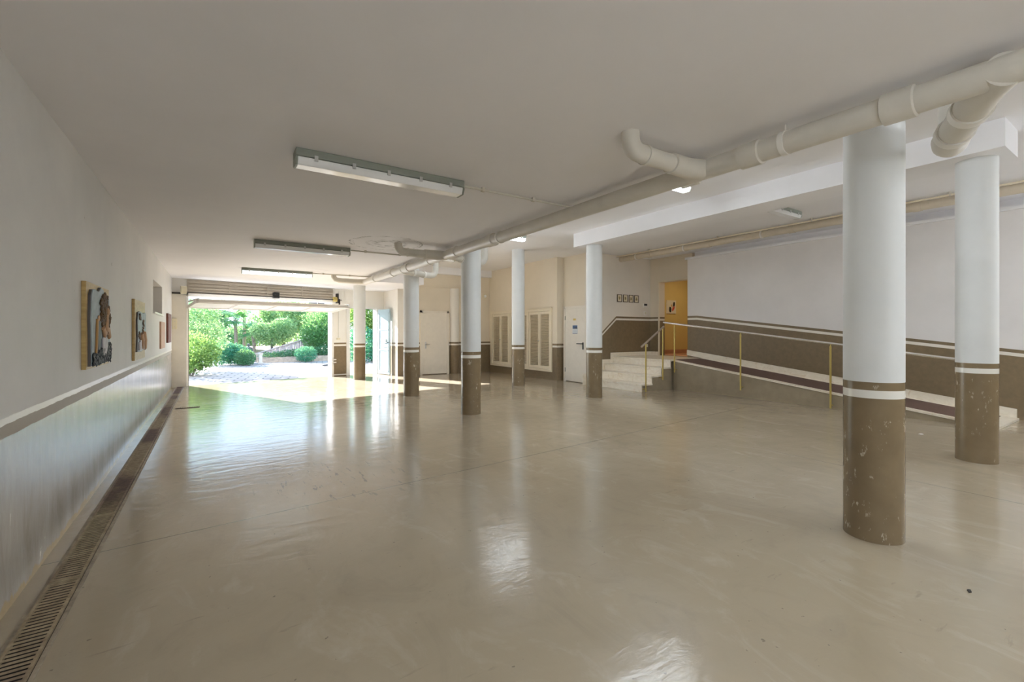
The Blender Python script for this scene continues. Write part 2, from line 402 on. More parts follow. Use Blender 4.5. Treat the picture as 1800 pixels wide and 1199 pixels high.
# ------------------------------------------------------------------ mesh helpers
class MB:
    def __init__(self):
        self.bm = bmesh.new()
        self.mi = 0
    def _tag(self, faces):
        for f in faces: f.material_index = self.mi
    def box(self, x0, x1, y0, y1, z0, z1, mat=None):
        vs = [self.bm.verts.new(v) for v in ((x0,y0,z0),(x1,y0,z0),(x1,y1,z0),(x0,y1,z0),(x0,y0,z1),(x1,y0,z1),(x1,y1,z1),(x0,y1,z1))]
        if mat is not None:
            for v in vs: v.co = mat @ v.co
        fs = [self.bm.faces.new([vs[i] for i in q]) for q in ((3,2,1,0),(4,5,6,7),(0,1,5,4),(1,2,6,5),(2,3,7,6),(3,0,4,7))]
        self._tag(fs)
        return self
    def prism(self, poly, z0, z1, mat=None):
        """poly: list of (x,y), counter clockwise"""
        lo = [self.bm.verts.new((x, y, z0)) for x, y in poly]
        hi = [self.bm.verts.new((x, y, z1)) for x, y in poly]
        n = len(poly)
        fs = [self.bm.faces.new(list(reversed(lo))), self.bm.faces.new(hi)]
        for i in range(n):
            fs.append(self.bm.faces.new((lo[i], lo[(i+1) % n], hi[(i+1) % n], hi[i])))
        if mat is not None:
            for v in lo + hi: v.co = mat @ v.co
        self._tag(fs)
        return self
    def extrude_poly(self, pts, vec):
        """pts: planar 3d loop, extruded by vec"""
        vec = Vector(vec)
        a = [self.bm.verts.new(p) for p in pts]
        b = [self.bm.verts.new(Vector(p) + vec) for p in pts]
        n = len(pts)
        fs = [self.bm.faces.new(list(reversed(a))), self.bm.faces.new(b)]
        for i in range(n):
            fs.append(self.bm.faces.new((a[i], a[(i+1) % n], b[(i+1) % n], b[i])))
        self._tag(fs)
        return self
    def tube(self, pts, r, seg=16, caps=True):
        pts = [Vector(p) for p in pts]
        rs = r if isinstance(r, (list, tuple)) else [r] * len(pts)
        rings = []
        ref = None
        for i, p in enumerate(pts):
            if i == 0: d = pts[1] - pts[0]
            elif i == len(pts) - 1: d = pts[-1] - pts[-2]
            else: d = (pts[i+1] - pts[i]).normalized() + (pts[i] - pts[i-1]).normalized()
            if d.length < 1e-9: d = pts[min(i+1, len(pts)-1)] - pts[max(i-1, 0)]
            d.normalize()
            if ref is None:
                ref = Vector((0, 0, 1)) if abs(d.z) < 0.9 else Vector((1, 0, 0))
            u = ref - d * ref.dot(d)
            if u.length < 1e-6: u = d.orthogonal()
            u.normalize(); ref = u
            w = d.cross(u)
            rings.append([self.bm.verts.new(p + (u * math.cos(2*math.pi*k/seg) + w * math.sin(2*math.pi*k/seg)) * rs[i]) for k in range(seg)])
        fs = []
        for a, b in zip(rings, rings[1:]):
            for k in range(seg):
                fs.append(self.bm.faces.new((a[k], a[(k+1) % seg], b[(k+1) % seg], b[k])))
        if caps:
            fs.append(self.bm.faces.new(list(reversed(rings[0])))); fs.append(self.bm.faces.new(rings[-1]))
        self._tag(fs)
        return self
    def lathe(self, prof, cx, cy, seg=32):
        """prof: list of (r,z)"""
        rings = [[self.bm.verts.new((cx + r*math.cos(2*math.pi*k/seg), cy + r*math.sin(2*math.pi*k/seg), z)) for k in range(seg)] for r, z in prof]
        fs = []
        for a, b in zip(rings, rings[1:]):
            for k in range(seg):
                fs.append(self.bm.faces.new((a[k], a[(k+1) % seg], b[(k+1) % seg], b[k])))
        fs.append(self.bm.faces.new(list(reversed(rings[0])))); fs.append(self.bm.faces.new(rings[-1]))
        self._tag(fs)
        return self
    def blob(self, c, r, seed=0, sub=2, rough=0.2):
        g = bmesh.ops.create_icosphere(self.bm, subdivisions=sub, radius=1.0)
        rn = random.Random(seed)
        ph = [rn.uniform(0, 6.28) for _ in range(6)]
        for v in g['verts']:
            q = v.co
            k = 1 + rough * (math.sin(q.x*3.1+ph[0]) * math.sin(q.y*3.7+ph[1]) + 0.6*math.sin(q.z*5+ph[2]+q.x*2))
            v.co = Vector((c[0] + q.x*r[0]*k, c[1] + q.y*r[1]*k, c[2] + q.z*r[2]*k))
        fs = {f for v in g['verts'] for f in v.link_faces}
        self._tag(fs)
        return self
    def build(self, name, mats, parent=None, smooth=True, bevel=0.0, angle=35):
        me = bpy.data.meshes.new(name)
        bmesh.ops.recalc_face_normals(self.bm, faces=self.bm.faces)
        self.bm.to_mesh(me); self.bm.free()
        if not isinstance(mats, (list, tuple)): mats = [mats]
        for m in mats: me.materials.append(m)
        if smooth:
            for p in me.polygons: p.use_smooth = True
            me.set_sharp_from_angle(angle=R(angle))
        o = bpy.data.objects.new(name, me); COL.objects.link(o)
        if bevel > 0:
            bv = o.modifiers.new('edge', 'BEVEL'); bv.width = bevel; bv.segments = 2; bv.limit_method = 'ANGLE'; bv.angle_limit = R(40)
        if parent is not None:
            o.parent = parent
            o.matrix_parent_inverse = Matrix.Translation(parent.location).inverted() if parent.type == 'EMPTY' else Matrix()
            if parent.type != 'EMPTY': o.matrix_parent_inverse = Matrix()
        return o

def tag(o, label, cat, group=None, kind=None):
    o['label'] = label; o['category'] = cat
    if group: o['group'] = group
    if kind: o['kind'] = kind
    return o

def struct(o):
    o['kind'] = 'structure'
    return o

def thing(name, label, cat, loc, group=None):
    """an empty at the thing's base; parts are built in world coordinates and keep them"""
    e = bpy.data.objects.new(name, None); COL.objects.link(e)
    e.location = loc; e.empty_display_size = 0.1
    return tag(e, label, cat, group)

def bx(name, b, m, parent=None, bevel=0.0):
    q = MB(); q.box(*b)
    return q.build(name, m, parent, smooth=bevel > 0, bevel=bevel)

def arc(c, a, b, n=8):
    """quarter bend: from c+a to c+b around c+a+b -> smooth 90 degree path"""
    c, a, b = Vector(c), Vector(a), Vector(b)
    o = c + a + b
    return [o - b * math.cos(t) - a * math.sin(t) for t in [i * math.pi / 2 / n for i in range(n + 1)]]

# wall as boxes around holes: along axis s (x or y), thickness along the other
def wall(name, axis, s0, s1, t0, t1, z0, z1, m, holes=(), mat=None):
    ss = sorted({s0, s1, *[h[0] for h in holes], *[h[1] for h in holes]})
    zs = sorted({z0, z1, *[h[2] for h in holes], *[h[3] for h in holes]})
    q = MB()
    for a, b in zip(ss, ss[1:]):
        for c, d in zip(zs, zs[1:]):
            ms, mz = (a+b)/2, (c+d)/2
            if any(h[0] < ms < h[1] and h[2] < mz < h[3] for h in holes): continue
            if axis == 'x': q.box(a, b, t0, t1, c, d, mat)
            else: q.box(t0, t1, a, b, c, d, mat)
    bmesh.ops.remove_doubles(q.bm, verts=q.bm.verts, dist=1e-5)
    # drop inner faces shared by neighbouring boxes
    seen = {}
    for f in list(q.bm.faces):
        k = tuple(round(v, 4) for v in f.calc_center_median())
        seen.setdefault(k, []).append(f)
    kill = [f for fs in seen.values() if len(fs) > 1 for f in fs]
    bmesh.ops.delete(q.bm, geom=kill, context='FACES')
    return struct(q.build(name, m, None, smooth=False))

# ------------------------------------------------------------------ shell of the room
ZL, ZH = 2.58, 3.31           # low and high ceilings
XL = -0.80                    # left wall
SK = 0.189                    # the entrance wall is skewed
def far_y(x): return 13.34 + SK * (x + 0.74)

q = MB(); q.prism([(-1.0, -6.2), (10.35, -6.2), (10.35, 13.25), (4.75, 13.25), (4.75, far_y(4.75) + .22), (-1.0, far_y(-1.0) + .22)], -0.12, 0.0)
# slot for the drain channel stays in the drain's own mesh
struct(q.build('floor', M['floor'], None, smooth=False))

wall('wall_left', 'y', -6.2, 13.5, -1.02, XL, 0.0, ZL, M['left_wall'], holes=[(9.25, 10.80, 1.63, 2.15)])
struct(bx('trim_1', (-1.04, -1.02, 9.2, 10.85, 1.6, 2.2), plain('niche_back', (0.42, 0.36, 0.29), 0.7)))
struct(bx('trim_2', (-1.02, XL + .03, 9.22, 10.83, 1.60, 1.63), plain('white_niche_sill', (0.8, 0.79, 0.76), 0.4)))

q = MB(); q.prism([(-1.0, -6.2), (3.39, -6.2), (3.39, 9.4), (3.33, 11.55), (4.75, 11.55), (4.75, 14.65), (-1.0, 13.55)], ZL, 3.45)
struct(q.build('ceiling', M['ceil_low'], None, smooth=False))
q = MB(); q.prism([(3.395, -6.2), (10.35, -6.2), (10.35, 8.7), (8.1, 8.7), (8.1, 13.25), (4.76, 13.25), (4.76, 11.545), (3.336, 11.545), (3.395, 9.4)], ZH, 3.45)
struct(q.build('ceiling_high', M['ceil_high'], None, smooth=False))
# dropped beam on the second row of columns
struct(bx('beam', (6.18, 6.70, 1.02, 7.10, 3.04, ZH), M['ceil_high']))

# entrance wall (skewed): local frame s along the wall from x=-0.80
ang = math.atan(SK)
FW = Matrix.Translation((-0.80, far_y(-0.80), 0)) @ Matrix.Rotation(ang, 4, 'Z')
def fs(x): return (x + 0.80) / math.cos(ang)
wall('wall_far', 'x', fs(-1.0), fs(4.72), 0.0, 0.22, 0.0, ZL, M['wall_far'],
     holes=[(fs(-0.52), fs(2.94), 0.0, 2.16), (fs(3.40), fs(4.33), 0.0, 2.02)], mat=FW)
# left pillar beside the opening
struct(bx('trim_3', (XL, -0.53, far_y(-.65) - .10, far_y(-.65) + .16, 0.0, 2.20), plain('white_jamb_pillar', (0.74, 0.70, 0.62), 0.5, var=0.05, scale=4)))
struct(bx('trim_4', (XL, -0.50, far_y(-.65) - .14, far_y(-.65) + .16, 2.20, 2.24), M['dark_metal']))
# frames of the two openings
q = MB(); w = M['garage_white']
q.box(fs(2.90), fs(2.94) + .02, -0.03, 0.25, 0, 2.16, FW)
q.box(fs(-0.53), fs(-0.49), -0.02, 0.25, 0, 2.16, FW)
struct(q.build('trim_5', w, None, smooth=False))
q = MB()
q.box(fs(3.34), fs(3.44), -0.03, 0.24, 0, 2.06, FW); q.box(fs(4.30), fs(4.36), -0.03, 0.24, 0, 2.06, FW); q.box(fs(3.34), fs(4.36), -0.03, 0.24, 2.02, 2.08, FW)
struct(q.build('trim_6', w, None, smooth=False))
q = MB(); q.box(fs(2.96), fs(3.34), -0.015, 0.0, 0.03, 0.06, FW)
struct(q.build('baseboard_far', w, None, smooth=False))
wall('wall_entry', 'y', 13.05, 14.42, 4.55, 4.734, 0.0, ZL, M['wall_far'])
wall('wall_door', 'x', 4.735, 7.68, 13.05, 13.25, 0.0, ZH, M['wall'])
wall('wall_louver', 'y', 9.49, 13.05, 7.68, 8.08, 0.0, ZH, M['wall'], holes=[(9.76, 12.82, 0.29, 1.88)])
wall('wall_fire_door', 'y', 8.651, 9.49, 7.90, 8.08, 0.0, ZH, M['wall'])
wall('wall_pictures', 'x', 7.90, 10.15, 8.45, 8.65, 0.0, ZH, M['wall_stairs'])
wall('wall_doorway', 'y', 7.125, 8.65, 10.151, 10.35, 0.0, ZH, M['wall_landing'], holes=[(7.22, 8.125, 0.67, 2.65)])
wall('wall_right', 'y', -6.2, 7.12, 9.95, 10.15, 0.0, 3.12, M['wall_ramp'])
wall('wall_right_top', 'y', -6.2, 7.02, 10.10, 10.35, 3.12, ZH, M['ceil_high'])
struct(bx('trim_7', (9.91, 10.15, -6.2, 7.17, 3.12, 3.17), M['ceil_high']))
wall('wall_back', 'x', -1.0, 10.35, -6.4, -6.2, 0.0, ZH, M['wall'])
# soffit boxes near the ceiling of the door wall
struct(bx('trim_8', (4.76, 7.68, 12.90, 13.05, 3.10, ZH), M['ceil_high']))
struct(bx('trim_9', (4.73, 7.68, 13.035, 13.05, 2.66, 2.69), M['wall']))
# jamb casing of the doorway at the top of the stairs
q = MB(); q.box(10.12, 10.15, 8.125, 8.16, .67, 2.67); q.box(10.12, 10.15, 7.19, 8.16, 2.65, 2.68)
struct(q.build('trim_10', M['cream_wood'], None, smooth=False))
# hall behind the doorway
struct(bx('hall_floor', (10.15, 13.2, 5.2, 9.0, 0.55, 0.668), M['hall_floor']))
struct(bx('wall_hall_north', (10.35, 13.2, 8.72, 8.85, 0.668, 3.2), M['yellow']))
struct(bx('wall_hall_east', (13.0, 13.2, 5.2, 8.72, 0.668, 3.2), M['yellow']))
struct(bx('wall_hall_south', (10.35, 13.0, 5.2, 5.35, 0.668, 3.2), M['yellow']))
struct(bx('ceiling_hall', (10.35, 13.2, 5.2, 8.85, 3.2, 3.3), M['yellow']))
struct(bx('baseboard_hall', (10.35, 13.0, 8.705, 8.72, 0.668, 0.78), M['hall_floor']))

# ------------------------------------------------------------------ doors and shutters on the right hand walls
d = struct(bx('door_1', (5.30, 6.12, 13.015, 13.045, 0.02, 1.89), M['white_door'], bevel=0.004))
q = MB(); q.box(5.24, 5.30, 12.99, 13.05, 0, 1.95); q.box(6.12, 6.18, 12.99, 13.05, 0, 1.95); q.box(5.24, 6.18, 12.99, 13.05, 1.89, 1.95)
q.build('door_frame', M['white_door'], d, smooth=False)
q = MB(); q.tube([(5.41, 13.015, 0.93), (5.41, 12.965, 0.93), (5.53, 12.965, 0.93)], 0.011, 10); q.box(5.385, 5.435, 13.005, 13.016, 0.80, 1.0)
q.build('door_handle', M['steel_clip'], d)
q = MB()
for z in (0.25, 1.62): q.tube([(6.12, 13.0, z), (6.12, 13.0, z + .11)], 0.012, 10)
q.build('hinge', M['white_door'], d)

d = struct(bx('door_2', (7.865, 7.895, 8.55, 9.37, 0.015, 1.925), M['white_door'], bevel=0.004))
q = MB(); q.box(7.85, 7.90, 9.37, 9.43, 0, 1.98); q.box(7.85, 7.90, 8.49, 8.55, 0, 1.98); q.box(7.85, 7.90, 8.49, 9.43, 1.925, 1.98)
q.build('door_frame', M['white_door'], d, smooth=False)
q = MB(); q.box(7.852, 7.866, 8.655, 8.69, 0.86, 1.04); q.tube([(7.86, 8.672, 1.005), (7.80, 8.672, 1.005), (7.80, 8.85, 1.005)], 0.013, 10)
q.build('door_handle', M['black'], d)
q = MB()
for z in (0.25, 1.62): q.tube([(7.858, 9.37, z), (7.858, 9.37, z + .11)], 0.012, 10)
q.build('hinge', M['grey_housing'], d)
t = thing('notice_sheet', 'white notice with a dark blue heading stuck on the door with black handle', 'notice', (7.864, 8.99, 1.26))
bx('sheet', (7.8615, 7.8645, 8.88, 9.08, 1.26, 1.485), M['paper'], t)
q = MB(); q.box(7.8602, 7.8616, 8.89, 9.07, 1.39, 1.475)
q.build('printed_heading', M['print_blue'], t, smooth=False)
bx('printed_footer', (7.8602, 7.8616, 8.89, 9.07, 1.262, 1.272), M['print_blue'], t)
q = MB(); q.box(7.8602, 7.8616, 8.91, 8.97, 1.40, 1.43)
for k in range(4): q.box(7.8602, 7.8616, 8.91, 9.05, 1.30 + k*.02, 1.305 + k*.02)
q.build('printed_lines', plain('grey_print', (0.45, 0.48, 0.52), 0.7), t, smooth=False)
q = MB(); q.prism([(0, -.05), (.0025, -.05), (.0025, .05), (0, .05)], 0, 0.05, Matrix.Translation((7.862, 9.00, 1.605)))
tag(q.build('warning_sticker', M['sticker'], None, smooth=False), 'small yellow sticker above the notice on the door with black handle', 'sticker')

# louvred shutters
t = thing('louvered_cupboard', 'cream louvered shutter cupboard set in the wall behind the columns', 'shutters', (7.68, 11.3, 0.22))
q = MB()
q.box(7.645, 7.70, 9.69, 9.76, 0.22, 1.95); q.box(7.645, 7.70, 12.82, 12.93, 0.22, 1.95)
q.box(7.645, 7.70, 9.76, 12.82, 0.22, 0.29); q.box(7.645, 7.70, 9.76, 12.82, 1.88, 1.95)
for y in (10.79, 11.80): q.box(7.65, 7.70, y - .03, y + .03, 0.29, 1.88)
q.box(7.625, 7.645, 9.67, 12.95, 1.95, 1.975)
q.build('frame', M['cream_wood'], t, smooth=False)
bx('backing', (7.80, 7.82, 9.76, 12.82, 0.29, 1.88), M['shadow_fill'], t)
for a, b in ((9.76, 10.76), (10.82, 11.77), (11.83, 12.82)):
    mid = (a + b) / 2
    for lo, hi in ((a, mid), (mid, b)):
        q = MB()
        s = .06
        q.box(7.66, 7.695, lo + .004, lo + s, .295, 1.875); q.box(7.66, 7.695, hi - s, hi - .004, .295, 1.875)
        q.box(7.66, 7.695, lo + s, hi - s, .295, .37); q.box(7.66, 7.695, lo + s, hi - s, 1.80, 1.875)
        leaf = q.build('shutter_leaf', M['cream_wood'], t, smooth=False)
        q = MB()
        nsl = 36
        for k in range(nsl):
            z = .385 + k * (1.80 - .385) / nsl
            mt = Matrix.Translation((7.68, (lo + hi) / 2, z + .014)) @ Matrix.Rotation(R(38), 4, 'Y')
            q.box(-.022, .022, -(hi - lo) / 2 + s, (hi - lo) / 2 - s, -.0035, .0035, mt)
        o = q.build('slats', M['cream_wood'], leaf, smooth=False); o.matrix_parent_inverse = leaf.matrix_basis.inverted()
    q = MB(); q.tube([(7.66, mid + .02, 1.06), (7.63, mid + .02, 1.06)], 0.016, 12)
    q.build('knob', M['steel_clip'], t)

# security sensor on the wall near the corner
t = thing('wall_sensor', 'small round white sensor high on the wall left of the shutters', 'sensor', (7.48, 13.05, 2.45))
q = MB(); q.tube([(7.48, 13.05, 2.48), (7.48, 12.98, 2.48)], [0.05, 0.075], 20); q.build('body', M['ivory'], t)
q = MB(); q.blob((7.48, 12.975, 2.48), (.05, .03, .05), 1, 2, 0); q.build('lens', M['lens'], t)

# ------------------------------------------------------------------ columns
cols = [
    (3.38, 12.79, ZL, 'farthest round column, standing beside the garage entrance pier'),
    (3.415, 8.97, ZH, 'round column in front of the sunlit wall left of the plain white door'),
    (3.455, 6.45, ZH, 'round column with chipped brown base, last under the low ceiling before the open floor'),
    (3.55, 1.17, ZH, 'nearest and thickest-looking round column with a badly scratched brown base'),
    (6.25, 9.23, ZH, 'slim-looking round column in front of the louvered shutters'),
    (6.41, 6.74, 3.04, 'round column beside the foot of the marble stairs, carrying the beam end'),
    (6.48, 1.27, 3.04, 'round column carrying the box beam near the right edge, before the ramp foot'),
]
for x, y, zt, lab in cols:
    q = MB(); r = 0.158
    q.lathe([(r, 0), (r, zt)], x, y, 64)
    o = q.build('column', M['column'], None)
    tag(o, lab, 'column', 'round columns of the garage', 'thing')
q = MB(); q.prism([(6.39 + .145*math.cos(a), 13.048 + .16*math.sin(a)) for a in [-math.pi*(1 - k/24) for k in range(25)]], 0, 2.67)
tag(q.build('column', M['wall_far'], None), 'round column standing half inside the wall right of the plain white door', 'column', None, 'thing')

# ------------------------------------------------------------------ stairs, landing, ramp
SX = [7.74, 8.06, 8.38, 8.70]; SY0, SY1 = 6.68, 8.45; RH = 0.1675
t = thing('staircase', 'cream marble staircase of four steps rising to the doorway', 'stairs', (8.2, 7.5, 0))
q = MB(); q.extrude_poly([(SX[0]+.03, SY0+.04, 0), (9.94, SY0+.04, 0), (9.94, SY0+.04, .63), (SX[3]+.03, SY0+.04, .63), (SX[3]+.03, SY0+.04, 3*RH-.04), (SX[2]+.03, SY0+.04, 3*RH-.04),
     (SX[2]+.03, SY0+.04, 2*RH-.04), (SX[1]+.03, SY0+.04, 2*RH-.04), (SX[1]+.03, SY0+.04, RH-.04), (SX[0]+.03, SY0+.04, RH-.04)], (0, SY1-SY0-.045, 0))
q.box(9.94, 10.14, 7.14, SY1 - .005, 0, .63)
q.build('base', M['brown_render'], t, smooth=False)
for i in range(3):
    q = MB()
    q.box(SX[i] + .005, SX[i] + .03, SY0, SY1 - .004, i*RH, (i+1)*RH - .035)
    q.box(SX[i] - .012, SX[i+1] + .03, SY0 - .01, SY1 - .004, (i+1)*RH - .035, (i+1)*RH)
    q.build('step', M['marble'], t, bevel=0.004)
q = MB(); q.box(SX[3] + .005, SX[3] + .03, SY0, SY1 - .004, 3*RH, 4*RH - .035)
q.prism([(SX[3] - .012, SY0 - .01), (9.945, SY0 - .01), (9.945, 7.13), (10.145, 7.13), (10.145, SY1 - .004), (SX[3] - .012, SY1 - .004)], 4*RH - .035, 4*RH)
q.build('landing', M['marble'], t, bevel=0.004)
q = MB()
for i in range(3): q.box(SX[i] - .10, SX[i+1] - .10, SY1 - .024, SY1 - .004, i*RH, (i+1)*RH + .10)
q.box(SX[3] - .10, SX[3] + .02, SY1 - .024, SY1 - .004, 3*RH, 4*RH + .10); q.box(SX[3] + .02, 10.14, SY1 - .024, SY1 - .004, 4*RH, 4*RH + .10)
q.box(10.12, 10.14, 8.17, SY1 - .02, 4*RH, 4*RH + .10)
q.build('skirting', M['marble'], t, smooth=False)

RX0, RX1 = 8.78, 9.95; RY0, RY1 = 1.50, 6.67
def rz(y): return 0.03 + (0.67 - 0.03) * (y - RY0) / (RY1 - RY0)
t = thing('wheelchair_ramp', 'long sloping ramp with brown runner and marble edges along the right wall', 'ramp', (9.3, 4.0, 0))
q = MB(); q.extrude_poly([(RX0 + .02, RY0 + .02, 0), (RX0 + .02, RY1, 0), (RX0 + .02, RY1, rz(RY1) - .03), (RX0 + .02, RY0 + .02, rz(RY0) - .028)], (RX1 - RX0 - .025, 0, 0))
q.build('ramp_body', M['brown_render'], t, smooth=False)
def strip(x0, x1, ya, yb, dz0, dz1):
    q = MB()
    q.extrude_poly([(x0, ya, rz(ya) + dz0), (x0, yb, rz(yb) + dz0), (x0, yb, rz(yb) + dz1), (x0, ya, rz(ya) + dz1)], (x1 - x0, 0, 0))
    return q
strip(RX0, RX0 + .10, RY0, RY1, -.03, 0.0).build('curb', M['marble'], t, smooth=False)
strip(RX1 - .16, RX1 - .003, RY0, RY1, -.03, 0.0).build('curb', M['marble'], t, smooth=False)
strip(RX1 - .028, RX1 - .003, RY0 + .02, RY1 + .45, 0.0, 0.13).build('skirting', M['marble'], t, smooth=False)
strip(RX0 + .10, RX1 - .16, RY0, RY0 + .16, -.03, 0.0).build('foot_slab', M['marble'], t, smooth=False)
strip(RX0 + .10, RX1 - .16, RY0 + .16, RY1, -.03, 0.004).build('runner', M['runner'], t, smooth=False)

# handrails
t = thing('handrail', 'long ramp handrail with chrome rail on brass posts', 'handrail', (8.73, 4.0, 0))
RXR = 8.725
def rail_z(y): return 1.524 + (y - 6.86) * 0.1225
q = MB(); q.tube([(RXR, 6.88, rail_z(6.88)), (RXR, 1.72, rail_z(1.72))], 0.021, 14); q.build('rail', M['chrome'], t)['label'] = 'chrome top rail'
for y, zb in ((6.58, .39), (5.04, .15), (3.47, .012), (1.90, .012)):
    q = MB(); q.tube([(RXR, y, zb), (RXR, y, rail_z(y) - .045), ], 0.0155, 12); q.tube([(RXR, y, rail_z(y) - .05), (RXR, y, rail_z(y) - .005)], 0.008, 8)
    post = q.build('post', M['brass'], t)
    q = MB()
    zz = min(zb + .06, rz(max(y, RY0)) - .06) if zb > .1 else max(.02, min(.06, rz(y) - .06))
    if zz > 0.015:
        q.tube([(RXR, y, zz), (RX0 + .02, y, zz)], 0.012, 8); q.build('bracket', M['brass'], t)
    else: q.bm.free()
t = thing('handrail', 'short sloping stair handrail with wooden-toned rail on two brass posts', 'handrail', (8.0, 6.62, 0))
q = MB(); q.tube([(7.67, 6.62, .985), (8.40, 6.62, 1.425)], 0.021, 14); q.build('rail', plain('satin_bronze_rail', (0.55, 0.47, 0.40), 0.3, 0.7), t)
for x, zb in ((7.81, .012), (8.37, .237)):
    zt = .985 + (x - 7.67) * .603
    q = MB(); q.tube([(x, 6.62, zb), (x, 6.62, zt - .01)], 0.0155, 12); q.build('post', M['brass'], t)
    q = MB(); q.tube([(x, 6.62, zb + .05), (x, 6.72, zb + .05)], 0.012, 8); q.build('bracket', M['brass'], t)
bx('fixing_plate', (7.82, 7.87, 6.615, 6.645, .98, 1.04), M['ivory'], t)

# ------------------------------------------------------------------ pipes
PX, PZ, PR = 2.95, 2.465, 0.068
t = thing('drain_pipe', 'long white-painted drain pipe hung under the low ceiling beside the columns', 'pipe', (PX, 5, PZ))
q = MB(); q.tube([(PX, -4.0, PZ), (PX, 10.62, PZ)], PR, 28); q.build('pipe', M['pvc'], t)
def coupling(y, w=0.13, r=PR + .012):
    q = MB(); q.tube([(PX, y - w/2 - .006, PZ), (PX, y - w/2, PZ), (PX, y + w/2, PZ), (PX, y + w/2 + .006, PZ)], [PR + .002, r, r, PR + .002], 28)
    q.build('coupling', M['pvc'], t)
for y in (0.86, 1.63, 4.95, 5.98, 7.9, 8.75, 9.9): coupling(y)
for y in (1.42, 4.75, 6.9, 8.15):
    q = MB(); q.tube([(PX, y - .016, PZ), (PX, y + .016, PZ)], PR + .007, 28); q.tube([(PX + .004, y, PZ + PR), (PX + .004, y, ZL + .0)], 0.005, 8)
    q.build('hanger', M['pvc_white'], t)
def branch_left(y, x_end=2.235, r=.058):
    q = MB()
    el = .085
    path = [(PX + .02, y - .10, PZ), (PX - .06, y - .02, PZ), (PX - .17, y, PZ), (x_end + el, y, PZ)]
    path += [(x_end + el - el*math.sin(a), y, PZ + el - el*math.cos(a)) for a in [R(k) for k in (15, 30, 45, 60, 75, 90)]] + [(x_end, y, ZL)]
    q.tube(path, r, 24)
    b = q.build('branch_pipe', M['pvc'], t)
    q = MB(); q.tube([(x_end + .13, y, PZ), (x_end + .15, y, PZ)], r + .006, 24); q.build('coupling', M['pvc'], b)
    q = MB(); q.tube([(x_end + .40, y, PZ), (PX - .12, y, PZ), (PX - .02, y - .05, PZ)], [r + .012, r + .014, r + .012], 24)
    q.build('tee_sleeve', M['pvc'], b)
for y in (2.02, 6.38): branch_left(y)
q = MB()
path = [(PX, 10.50, PZ), (PX, 10.60, PZ), (PX - .03, 10.67, PZ), (PX - .10, 10.70, PZ), (2.38, 10.70, PZ), (2.30, 10.70, PZ + .02), (2.26, 10.70, PZ + .07), (2.26, 10.70, ZL)]
q.tube(path, [PR, PR, .064, .058, .055, .055, .055, .055], 24); q.build('branch_pipe', M['pvc'], t)
def branch_right(y0, y1, x_end, r, drop=0.0, zt=ZL):
    q = MB()
    el = .12
    path = [(PX - .02, y0, PZ), (PX + .12, y0 + (y1-y0)*.25, PZ - drop*.2), (x_end - el - .05, y1 - .01, PZ - drop), (x_end - el, y1, PZ - drop)]
    path += [(x_end - el + el*math.sin(a), y1, PZ - drop + el - el*math.cos(a)) for a in [R(k) for k in (15, 30, 45, 60, 75, 90)]] + [(x_end, y1, zt)]
    q.tube(path, r, 24)
    b = q.build('branch_pipe', M['pvc'], t)
    a0 = Vector(path[1]); a1 = Vector(path[2]); dd = (a1 - a0)
    for f in (.35, .8):
        c = a0 + dd * f; q = MB(); q.tube([c - dd.normalized()*.03, c + dd.normalized()*.03], r + .009, 24)
        q.build('coupling', M['pvc_white'], b)
branch_right(0.48, 0.84, 3.80, .078, 0.035, ZH)
branch_right(6.20, 6.71, 3.86, .06, 0.0, ZH)
branch_right(8.30, 8.75, 3.86, .06, 0.0, ZH)
q = MB(); q.tube([(PX - .02, 2.02, PZ - .04), (PX + .06, 2.06, PZ - .05), (PX + .14, 2.25, PZ - .02)], 0.018, 10); q.build('inspection_plug', M['pvc_white'], t)

t = thing('drain_pipe', 'tan pipe running high along the right wall above the ramp', 'pipe', (8.98, 3, 3.22))
q = MB(); q.tube([(8.98, -5.0, 3.215), (8.98, 8.45, 3.215)], 0.068, 24); q.build('pipe', M['pvc_tan'], t)
for y in (0.55, 2.4, 4.2, 5.9, 7.5):
    q = MB(); q.tube([(8.98, y - .05, 3.215), (8.98, y + .05, 3.215)], 0.077, 24); q.build('coupling', M['pvc_tan'], t)
for y in (1.1, 2.9, 4.75, 6.5, 7.9):
    q = MB(); q.tube([(8.98, y - .015, 3.215), (8.98, y + .015, 3.215)], 0.082, 24); q.box(8.96, 9.0, y - .015, y + .015, 3.28, ZH)
    q.build('hanger', M['pvc_white'], t)
q = MB(); q.tube([(8.83, -5.0, 3.268), (8.83, 8.45, 3.268)], 0.014, 10)
t2 = thing('conduit', 'thin cream conduit beside the tan pipe above the ramp', 'conduit', (8.83, 3, 3.268)); q.build('tube', M['cream_wood'], t2)
for y in (0.2, 2.0, 3.8, 5.6, 7.4):
    q = MB(); q.box(8.81, 8.85, y - .01, y + .01, 3.25, ZH); q.build('clip', M['conduit'], t2)

